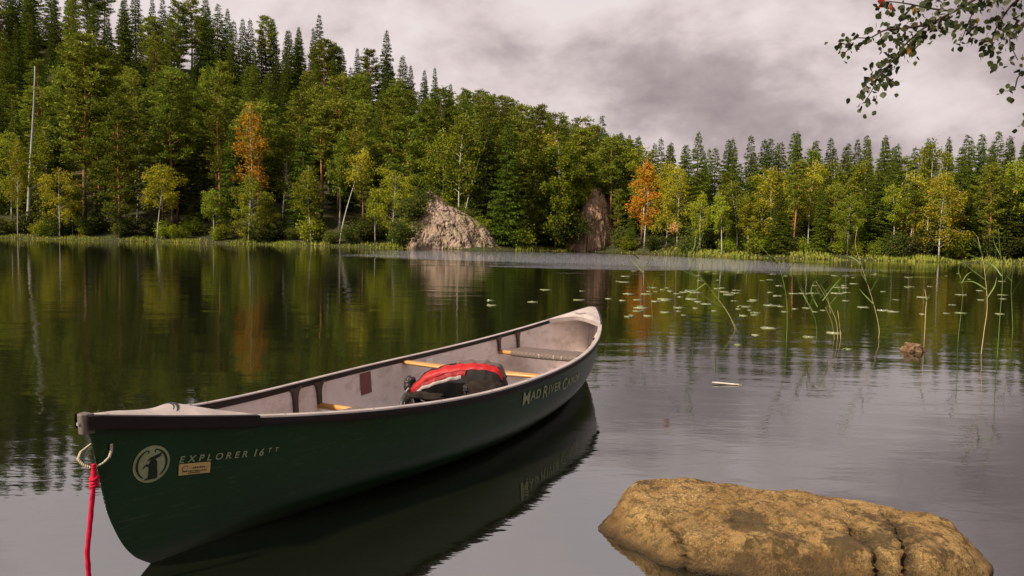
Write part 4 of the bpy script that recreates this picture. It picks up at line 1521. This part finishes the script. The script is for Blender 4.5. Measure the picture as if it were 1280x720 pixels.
c = t.mix(t.ramp(t.noise(co, 9.0, 5, 0.6, 0.8), [(0.62, 0.0), (0.76, 0.45)]), c, (0.27, 0.11, 0.03))
vz = t.n('ShaderNodeSeparateXYZ', {0: t.n('ShaderNodeTexCoord').outputs['Object']}).outputs[2]
stn = t.ramp(t.math('ADD', vz, t.math('MULTIPLY', n1, 0.16)), [(0.10, 0.75), (0.20, 0.0)])
c = t.mix(stn, c, (0.075, 0.044, 0.018))
crk = t.n('ShaderNodeAttribute', attribute_name='crack').outputs['Fac']
c = t.mix(crk, c, (0.018, 0.011, 0.005))
wet = t.ramp(t.math('ADD', vz, t.math('MULTIPLY', n2, 0.03)), [(0.018, 1.0), (0.045, 0.0)])
c = t.mix(t.math('MULTIPLY', wet, 0.8), c, (0.035, 0.022, 0.010))
p = t.n('ShaderNodeBsdfPrincipled', {'Base Color': c, 'Roughness': t.math('SUBTRACT', 0.85, t.math('MULTIPLY', wet, 0.55)), 'Specular IOR Level': 0.3})
bp = t.n('ShaderNodeBump', {'Height': t.math('ADD', t.math('MULTIPLY', n2, 1.0), t.math('MULTIPLY', n3, 0.45)), 'Distance': 0.02, 'Strength': 1.0})
t.t.links.new(bp.outputs[0], p.inputs['Normal'])
t.n('ShaderNodeOutputMaterial', {0: p.outputs[0]})

CR = [[(1.28, 2.62), (1.275, 2.52), (1.285, 2.42), (1.28, 2.30), (1.27, 2.2)], [(1.45, 2.68), (1.44, 2.56), (1.40, 2.46), (1.37, 2.33), (1.36, 2.2)], [(1.30, 2.66), (1.36, 2.60), (1.41, 2.50)], [(0.80, 2.72), (0.84, 2.66), (0.835, 2.58)], [(0.60, 2.72), (0.61, 2.60), (0.64, 2.45), (0.65, 2.3)], [(1.10, 2.66), (1.18, 2.58), (1.28, 2.52)]]


def seg_d(x_, y_, P_):
    best = 9.0
    for (ax_, ay_), (bx_, by_) in zip(P_[:-1], P_[1:]):
        dx_, dy_ = bx_ - ax_, by_ - ay_
        q = max(0, min(1, ((x_ - ax_) * dx_ + (y_ - ay_) * dy_) / (dx_ * dx_ + dy_ * dy_)))
        best = min(best, math.hypot(x_ - ax_ - q * dx_, y_ - ay_ - q * dy_))
    return best


PLN = [(Vector(v_).normalized(), d_) for v_, d_ in [((-0.01, -0.12, 1), 0.134), ((0.05, -0.75, 0.6), 0.275), ((-0.5, -0.6, 0.55), 0.40), ((0.55, -0.05, 0.8), 0.44), ((0.0, 0.75, 0.65), 0.25), ((0.5, -0.65, 0.5), 0.47), ((-0.75, 0.1, 0.55), 0.54), ((0.25, 0.5, 0.8), 0.30)]]
bm = bmesh.new()
bmesh.ops.create_icosphere(bm, subdivisions=6, radius=1.0)
RC = Vector((1.03, 2.80, 0.0))
RZ = Matrix.Rotation(R(-15), 3, 'Z')
crack = []
for v in bm.verts:
    n_ = v.co.normalized()
    k = 1.0 / (abs(n_.x) ** 2.9 + abs(n_.y) ** 2.4 + abs(n_.z) ** 2.6) ** (1 / 2.6)
    q = n_ * k
    x_ = q.x * 0.73
    hz = np.interp(x_, [-.7, -.5, -.2, .1, .4, .7], [.17, .23, .25, .245, .225, .15])
    y_ = q.y * (0.36 if q.y < 0 else 0.28)
    pos = Vector((x_, y_, q.z * hz if q.z > 0 else q.z * 0.3))
    for pn, pd in PLN:
        ex = pos.dot(pn) - pd
        if ex > 0:
            pos -= pn * ex * 0.88
    f1 = noise.fractal(pos * 2.6 + Vector((3, 1, 4)), 1.0, 2.0, 5) * 0.022
    f2 = noise.fractal(pos * 11 + Vector((7, 2, 1)), 0.8, 2.1, 5) * 0.016
    facet = (noise.cell(pos * 5.0) - 0.5) * 0.010
    pos += n_ * (f1 + f2 + facet)
    pos = RZ @ pos
    wx, wy = pos.x + RC.x, pos.y + RC.y - 0.06
    wbl = 0.016 * noise.noise(pos * 9)
    ck_ = 0.0
    for ci, P_ in enumerate(CR):
        d_ = seg_d(wx + wbl, wy, P_)
        wdt = 0.022 if ci in (0, 1) else 0.010
        if d_ < wdt and pos.z > -0.05:
            pos -= n_ * (0.075 if ci in (0, 1) else 0.035) * (1 - d_ / wdt)
            ck_ = max(ck_, min(1.0, 1.5 * (1 - d_ / wdt)) * (1.0 if ci in (0, 1) else 0.75))
    crack.append(ck_)
    v.co = pos
me = bpy.data.meshes.new('boulder')
bm.to_mesh(me)
bm.free()
me.attributes.new('crack', 'FLOAT', 'POINT').data.foreach_set('value', crack)
for p_ in me.polygons:
    p_.use_smooth = True
me.materials.append(mb_)
bo = link(bpy.data.objects.new('boulder', me))
bo.location = RC
tag(bo, 'large ochre lichen-covered boulder with dark cracks rising from the water beside the canoe', 'rock')


# small stone among the reeds
def small_stone(name, loc, sx, sy, sz, mat, seed, label):
    bm = bmesh.new()
    bmesh.ops.create_icosphere(bm, subdivisions=4, radius=1.0)
    for v in bm.verts:
        n_ = v.co.normalized()
        d_ = 1 + 0.35 * noise.fractal(n_ * 1.7 + Vector((seed, 0, 0)), 1.0, 2.0, 4)
        v.co = Vector((n_.x * sx, n_.y * sy, n_.z * sz)) * d_
    me = bpy.data.meshes.new(name)
    bm.to_mesh(me)
    bm.free()
    me.materials.append(mat)
    o = link(bpy.data.objects.new(name, me))
    o.location = loc
    return tag(o, label, 'rock')


M['stone'] = rock_mat('brown_stone', (0.10, 0.055, 0.03), (0.22, 0.145, 0.09), (0.04, 0.02, 0.014), (1, 1, 1), 6.0, 0.2)
q = on_water(1141, 439)
small_stone('stone', (q.x, q.y, 0.015), 0.115, 0.09, 0.085, M['stone'], 2.0, 'small brown stone poking out of the water between reeds')

# floating scrap of pale bark
q = on_water(908, 481)
M['scrap'] = simple('bleached_bark', (0.55, 0.50, 0.42), 0.7, 0.3, 0.2, 30)
b = MB()
Gd = []
for i in range(13):
    u = i / 12
    wd = 0.018 * math.sin(math.pi * min(1, u * 1.05 + 0.04)) ** 0.6 * (1 + 0.25 * math.sin(7 * u))
    cxx, cyy = (u - 0.5) * 0.24, 0.015 * math.sin(5 * u)
    zt = 0.008 + 0.010 * (1 - u) ** 2
    Gd.append([(cxx, cyy - wd, zt - 0.006), (cxx, cyy - wd * 0.6, zt), (cxx, cyy + wd * 0.6, zt), (cxx, cyy + wd, zt - 0.006), (cxx, cyy + wd * 0.5, zt - 0.012), (cxx, cyy - wd * 0.5, zt - 0.012)])
b.grid(np.array(Gd), closed_v=True)
o = b.build('bark_scrap', M['scrap'], smooth=True)
o.location = (q.x, q.y, 0.004)
tag(o, 'slim pale piece of bark drifting on open water', 'bark')

# ------------------------------------------------------------------ lily pads
mp, t = new_mat('lily_pad')
oi = t.n('ShaderNodeObjectInfo').outputs['Random']
c = t.mix(oi, (0.15, 0.19, 0.06), (0.30, 0.31, 0.16))
p = t.n('ShaderNodeBsdfPrincipled', {'Base Color': c, 'Roughness': 0.28, 'Specular IOR Level': 0.9, 'Coat Weight': 0.5, 'Coat Roughness': 0.1})
t.n('ShaderNodeOutputMaterial', {0: p.outputs[0]})
pads = []
for k in range(5):
    r_ = np.random.default_rng(90 + k)
    n_ = 26
    V_ = [(0, 0, 0.006)]
    for ring, zr in ((0.55, 0.006), (1.0, 0.004)):
        for i in range(n_):
            q = 0.16 + (6.283 - 0.32) * i / (n_ - 1)
            rr_ = ring * (1 + 0.05 * math.sin(3 * q + k))
            V_.append((rr_ * math.cos(q) * 1.12, rr_ * math.sin(q), zr + (0.02 * r_.random() if ring == 1.0 and (i + k) % 7 == 0 else 0)))
    V_ += [(v_[0], v_[1], -0.004) for v_ in V_[n_ + 1:2 * n_ + 1]]
    Fs = [(0, 1 + i, 2 + i) for i in range(n_ - 1)]
    Fs += [(1 + i, 1 + n_ + i, 2 + n_ + i, 2 + i) for i in range(n_ - 1)]
    Fs += [(1 + n_ + i, 1 + 2 * n_ + i, 2 + 2 * n_ + i, 2 + n_ + i) for i in range(n_ - 1)]
    pads.append(mesh_from('lily_pad', V_, Fs, mp, True))
PADR = [((770, 960), (336, 396), 70, 'with the bent reed'), ((600, 765), (352, 385), 7, 'off the far tip of the canoe'), ((960, 1070), (338, 395), 28, 'around the dense reed clump'), ((1070, 1262), (340, 396), 26, 'around the small brown stone'), ((900, 1120), (396, 440), 6, 'scattered on open water in front of the reeds')]
PADL = ['flat lily pad floating among the pads behind the bent reed', 'flat lily pad floating beyond the far tip of the canoe', 'flat lily pad floating around the dense reed clump', 'flat lily pad floating near the small brown stone', 'stray lily pad on open water in front of the reeds']
for (xr, yr, cnt, _), lb in zip(PADR, PADL):
    for i in range(cnt):
        px, py = rng.uniform(*xr), yr[0] + (yr[1] - yr[0]) * rng.random() ** 0.9
        q = on_water(px, py)
        o = link(bpy.data.objects.new('lily_pad', pads[rng.integers(5)]))
        o.location = (q.x, q.y, 0.003)
        s_ = (0.06 + 0.10 * rng.random() ** 1.5) * (0.7 if py > 385 else 1.0)
        o.scale = (s_, s_, 1.0)
        o.rotation_euler = (0, 0, rng.random() * 6.28)
        tag(o, lb, 'lily pad', 'lily pads ' + lb.split(' pad ')[-1].split(' pads ')[-1] if False else 'lily pads on the lake')

# ------------------------------------------------------------------ reeds
M['reed'] = simple('reed_green', (0.12, 0.17, 0.04), 0.55, 0.3, 0.3, 8)
M['straw'] = simple('reed_straw', (0.42, 0.34, 0.16), 0.6, 0.3, 0.25, 8)
M['plume'] = simple('reed_plume', (0.40, 0.22, 0.09), 0.9, 0.1, 0.3, 30)


def crv(pts, m_=6):
    P_ = [Vector(p_) for p_ in pts]
    out = []
    for i in range(len(P_) - 1):
        p0, p1, p2, p3 = P_[max(i - 1, 0)], P_[i], P_[i + 1], P_[min(i + 2, len(P_) - 1)]
        for k in range(m_):
            s_ = k / m_
            out.append(0.5 * ((2 * p1) + (p2 - p0) * s_ + (2 * p0 - 5 * p1 + 4 * p2 - p3) * s_ * s_ + (3 * p1 - p0 - 3 * p2 + p3) * s_ ** 3))
    out.append(P_[-1])
    return out


def reed(Y, stem, leaves, label, straw=False, plume=None, stems2=()):
    base = at(*stem[0], Y)
    base.z = 0
    root = empty('reed', base)
    inv_ = Matrix.Translation(base).inverted()

    def w_(pts, swing):
        out = []
        for i, (px, py) in enumerate(pts):
            out.append(inv_ @ at(px, py, Y + swing * i))
        return out
    for si, sp_ in enumerate([stem] + list(stems2)):
        P_ = crv(w_(sp_, rng.normal() * 0.03))
        P_.insert(0, P_[0] - Vector((0, 0, 0.35)))
        b = MB()
        b.tube(P_, [0.0042 - 0.0024 * i / len(P_) for i in range(len(P_))], 6)
        b.build('stem', M['straw'] if straw or si else M['reed'], root, True)
    for lf in leaves:
        sw = rng.normal() * 0.07
        P_ = crv(w_(lf, sw))
        n_ = len(P_)
        b = MB()
        fw = Vector((rng.normal() * 0.4, 1.0 + rng.normal() * 0.3, 0.3)).normalized()
        Lq, Cq, Rq = [], [], []
        for i, p_ in enumerate(P_):
            d_ = (P_[min(i + 1, n_ - 1)] - P_[max(i - 1, 0)]).normalized()
            s_ = d_.cross(fw).normalized()
            wd = 0.00068 * Y * (0.45 + 0.55 * math.sin(math.pi * min(1, 0.25 + i / n_ * 0.8))) * (1 - (i / n_) ** 3) + 0.0008
            Lq.append(p_ + s_ * wd)
            Cq.append(p_ + fw * wd * 0.35)
            Rq.append(p_ - s_ * wd)
        b.grid(np.array([Lq, Cq, Rq]))
        b.build('leaf', M['reed'], root, True)
    if plume:
        c_ = inv_ @ at(*plume, Y)
        r_ = np.random.default_rng(3)
        n_ = 90
        C = np.array(c_) + r_.normal(size=(n_, 3)) * np.array([0.022, 0.022, 0.035])
        V_ = cards(C, r_.normal(size=(n_, 3)) + np.array([-0.6, 0, 0.9]), 0.05 + 0.03 * r_.random(n_), 0.012, r_)
        link(bpy.data.objects.new('plume', crown_mesh('plume', V_, M['plume'])), root)
    return tag(root, label, 'reed', 'reeds standing in the shallows')


reed(11.1, [(816, 402), (814, 375), (810, 355), (803, 338), (798, 322)], [[(804, 341), (794, 330), (786, 322)], [(812, 362), (818, 350), (822, 344)], [(806, 336), (811, 327), (812, 318)], [(799, 324), (792, 318), (785, 314)]],
     'thin upright reed standing apart beyond the canoe tip')
reed(10.1, [(921, 413), (917, 403), (904, 384), (890, 364), (876, 346), (864, 324), (854, 303), (847, 294)],
     [[(880, 351), (865, 343), (850, 337)], [(904, 384), (890, 376), (875, 368)], [(892, 366), (900, 358), (904, 353)], [(898, 376), (898, 362), (896, 353)], [(882, 354), (868, 364), (858, 371)], [(866, 328), (872, 310), (879, 292)], [(862, 320), (868, 308), (869, 296)], [(857, 311), (848, 316), (841, 322)], [(872, 338), (862, 336), (866, 342), (876, 347)]],
     'reed leaning far over with a brown plume at its tip', plume=(843, 287), stems2=[[(920, 414), (910, 391), (893, 368), (879, 350)]])
reed(8.9, [(983, 432), (984, 400), (983, 372), (978, 347), (972, 330), (960, 318), (950, 305), (942, 287)], [[(978, 347), (986, 337), (991, 330)], [(981, 362), (972, 350), (966, 346)], [(972, 330), (964, 322), (955, 320)]],
     'tall slender reed arching over beside the dense reed clump')
reed(9.3, [(1018, 437), (1021, 420), (1019, 400), (1012, 384), (1005, 365), (996, 346), (991, 327)],
     [[(1012, 382), (1022, 360), (1040, 345)], [(1015, 388), (1006, 372), (999, 358)], [(1025, 372), (1043, 354), (1050, 366)], [(1028, 376), (1040, 360), (1051, 348)], [(1034, 384), (1044, 372), (1051, 360)], [(1010, 374), (1001, 356), (1008, 346)], [(1020, 368), (1030, 349), (1046, 347)], [(1028, 372), (1018, 356), (1014, 346)], [(1038, 392), (1034, 370), (1026, 356)], [(1040, 396), (1048, 384), (1050, 372)], [(1022, 384), (1014, 366), (1018, 352), (1028, 350)]],
     'dense clump of green reeds with many crossing leaves', stems2=[[(1047, 428), (1046, 405), (1040, 388), (1030, 368), (1020, 352)], [(1051, 422), (1049, 402), (1047, 388)], [(1043, 424), (1040, 404), (1032, 384)]])
reed(9.5, [(1094, 437), (1099, 418), (1097, 400), (1092, 380), (1086, 360), (1081, 345), (1075, 326), (1069, 305), (1072, 284)],
     [[(1084, 354), (1076, 340), (1071, 330)], [(1083, 350), (1087, 338), (1084, 324)], [(1092, 380), (1081, 369), (1074, 361)], [(1088, 364), (1095, 352), (1099, 345)], [(1076, 330), (1066, 322), (1056, 320)], [(1072, 315), (1062, 310), (1054, 312)], [(1082, 346), (1092, 340), (1098, 332)]],
     'reed with a tuft of leaves and straw stem standing near the small stone', straw=True)
reed(8.7, [(1156, 414), (1157, 390), (1158, 375), (1156, 362)], [[(1157, 378), (1161, 370), (1164, 366)]], 'short straw-coloured reed stub behind the small brown stone', straw=True)
reed(8.2, [(1226, 446), (1230, 415), (1234, 384), (1232, 350), (1228, 322), (1222, 296)], [[(1232, 350), (1216, 338), (1202, 326)], [(1231, 340), (1242, 326), (1246, 312)], [(1233, 362), (1216, 352), (1198, 353)], [(1230, 332), (1220, 322), (1206, 318)], [(1228, 320), (1222, 304), (1212, 290)], [(1234, 372), (1243, 358), (1246, 346)], [(1232, 346), (1236, 330), (1233, 312)]],
     'tall leafy reed with straw stem beyond the small stone', straw=True)
reed(8.0, [(1247, 440), (1250, 395), (1253, 350), (1250, 312), (1248, 286)], [[(1252, 345), (1242, 332), (1230, 327)], [(1252, 355), (1262, 342), (1268, 334)], [(1250, 318), (1243, 304), (1241, 292)]], 'tall straight reed beside the leafy straw-stemmed one')
reed(9.2, [(1198, 420), (1202, 385), (1203, 362), (1200, 346)], [[(1203, 366), (1194, 356), (1188, 352)], [(1202, 354), (1208, 344), (1214, 340)], [(1201, 348), (1198, 338), (1200, 330)]], 'short green reed behind the leafy straw-stemmed one')
reed(9.8, [(1266, 412), (1265, 385), (1264, 362), (1266, 334)], [[(1265, 368), (1272, 356), (1278, 350)], [(1265, 352), (1258, 344), (1254, 340)]], 'thin green reed furthest from the canoe')

# ------------------------------------------------------------------ overhanging aspen
mlf, t = new_mat('aspen_leaf')
oi = t.n('ShaderNodeObjectInfo').outputs['Random']
co = t.n('ShaderNodeTexCoord').outputs['Object']
c = t.mix(oi, (0.018, 0.032, 0.009), (0.055, 0.062, 0.018))
c = t.mix(t.ramp(t.noise(co, 60, 3, 0.6), [(0.55, 0.0), (0.75, 0.5)]), c, (0.09, 0.06, 0.02))
d_ = t.n('ShaderNodeBsdfPrincipled', {'Base Color': c, 'Roughness': 0.5, 'Specular IOR Level': 0.3})
tr = t.n('ShaderNodeBsdfTranslucent', {'Color': c})
t.n('ShaderNodeOutputMaterial', {0: t.n('ShaderNodeMixShader', {0: 0.3, 1: d_.outputs[0], 2: tr.outputs[0]}).outputs[0]})
mlr = simple('autumn_leaf', (0.46, 0.055, 0.012), 0.5, 0.3, 0.5, 60)
mlo = simple('amber_leaf', (0.30, 0.15, 0.03), 0.5, 0.3, 0.5, 60)


def leaf_mesh(mat, bend):
    prof = [(0.0, 0.02), (0.10, 0.26), (0.26, 0.42), (0.45, 0.46), (0.65, 0.36), (0.82, 0.18), (1.0, 0.0)]
    V_, Fs = [], []
    for x_, w_ in prof:
        zc = -bend * x_ * x_
        V_ += [(x_, -w_, zc + 0.10 * w_), (x_, 0, zc), (x_, w_, zc + 0.12 * w_)]
    for i in range(len(prof) - 1):
        Fs += [(3 * i, 3 * i + 3, 3 * i + 4, 3 * i + 1), (3 * i + 1, 3 * i + 4, 3 * i + 5, 3 * i + 2)]
    # petiole
    b0 = len(V_)
    V_ += [(0, -0.012, 0), (0, 0.012, 0), (-0.5, 0.012, 0.12), (-0.5, -0.012, 0.12)]
    Fs.append((b0, b0 + 1, b0 + 2, b0 + 3))
    return mesh_from('leaf', V_, Fs, mat, True)


LF = [leaf_mesh(mlf, 0.15), leaf_mesh(mlf, 0.35), leaf_mesh(mlf, -0.1)]
LFR, LFO = leaf_mesh(mlr, 0.2), leaf_mesh(mlo, 0.3)
TB = Vector((5.6, 4.4, 0.18))
asp = empty('aspen_tree', TB)
tag(asp, 'overhanging aspen with dark green and a few red leaves drooping over the lake', 'tree')
ti = Matrix.Translation(TB).inverted()
M['bark_aspen'] = simple('aspen_bark', (0.16, 0.14, 0.11), 0.85, 0.2, 0.4, 20, 0.006, 30)
M['twig'] = simple('aspen_twig', (0.045, 0.026, 0.022), 0.7, 0.2)
b = MB()
b.tube(crv([(0, 0, -0.5), (-0.05, 0, 0.6), (-0.2, 0.05, 1.7), (-0.55, 0.1, 2.9), (-0.7, 0.2, 4.6), (-0.6, 0.2, 6.2)]), np.linspace(0.15, 0.03, 31), 10)
b.build('trunk', M['bark_aspen'], asp, True)
YB = 4.5
TW = [
    ([(1560, -40), (1400, -30), (1290, -10), (1228, 2), (1187, 23), (1155, 40), (1137, 54), (1120, 71), (1107, 88), (1094, 102), (1086, 118), (1078, 132)], 0.009, 92, 0.0),
    ([(1187, 23), (1160, 20), (1130, 14), (1105, 11), (1092, 13)], 0.006, 26, 0.12),
    ([(1155, 40), (1126, 44), (1100, 47), (1082, 56), (1062, 57), (1050, 68)], 0.006, 30, -0.1),
    ([(1228, 2), (1214, 18), (1204, 38), (1199, 52), (1194, 63)], 0.005, 22, 0.1),
    ([(1170, 30), (1166, 42), (1170, 50)], 0.003, 8, -0.12),
    ([(1290, -10), (1262, 12), (1248, 30), (1236, 52), (1234, 74)], 0.007, 26, 0.15),
    ([(1340, -20), (1296, 20), (1268, 42), (1256, 58), (1266, 84)], 0.007, 34, -0.15),
    ([(1400, -30), (1330, 60), (1292, 92), (1268, 104), (1262, 120), (1250, 123)], 0.007, 12, 0.1),
    ([(1400, -30), (1330, -24), (1240, -14), (1180, -4), (1150, 4)], 0.007, 34, 0.2),
    ([(1400, -30), (1350, 90), (1318, 150), (1300, 160), (1276, 150)], 0.006, 12, 0.0),
]
nleaf = 0
extra = MB()
lv = [tuple(v.co) for v in LF[1].vertices]
lfc = [tuple(p_.vertices) for p_ in LF[1].polygons]
for wi, (pts, rad_, cnt, dy_) in enumerate(TW):
    P_ = crv([ti @ at(px + 6, py - 9, YB + dy_ * (0.3 + i / len(pts))) for i, (px, py) in enumerate(pts)])
    if wi == 0:
        P_ = crv([Vector((-0.58, 0.12, 3.1)), Vector((-0.9, 0.14, 3.15))], 4)[:-1] + P_
    m_ = len(P_)
    b = MB()
    b.tube(P_, [rad_ * (1 - 0.88 * i / m_) + 0.0012 for i in range(m_)], 6)
    b.build('limb' if wi == 0 else 'twig', M['twig'], asp, True)
    pxs = [640 + (ti.inverted() @ p_).x / (ti.inverted() @ p_).y * FPX for p_ in P_]
    i_in = next(i_ for i_, v_ in enumerate(pxs) if v_ < 1300)
    for k in range(cnt):
        i = int(i_in + (m_ - 1 - i_in) * rng.random() ** 0.9)
        pc = P_[i] + Vector((rng.normal() * 0.028, rng.normal() * 0.07, rng.normal() * 0.026 - 0.006))
        fr_ = i / m_
        rr_ = rng.random()
        me = LF[rng.integers(3)]
        if wi in (0, 1, 2) and fr_ > 0.45 and rr_ < 0.09:
            me = LFR
        elif rr_ < 0.13 and rr_ > 0.09:
            me = LFO
        o = link(bpy.data.objects.new('leaf', me), asp)
        o.location = pc
        s_ = 0.031 + 0.019 * rng.random()
        o.scale = (s_, s_, s_)
        o.rotation_euler = (rng.normal() * 0.9, 0.75 + rng.normal() * 0.55, rng.random() * 6.28)
        nleaf += 1
        if wi != 7 and wi != 9:      # smaller leaves crowding the same twig
            from mathutils import Euler
            for _ in range(2):
                mt = Matrix.LocRotScale(pc + Vector((rng.normal() * 0.035, rng.normal() * 0.06, rng.normal() * 0.03 - 0.01)), Euler((rng.normal() * 0.9, 0.75 + rng.normal() * 0.6, rng.random() * 6.28)), Vector((1, 1, 1)) * (0.024 + 0.016 * rng.random()))
                extra.add([mt @ Vector(v_) for v_ in lv], lfc)
tag(extra.build('small_leaves', mlf, asp, True), kind='stuff')
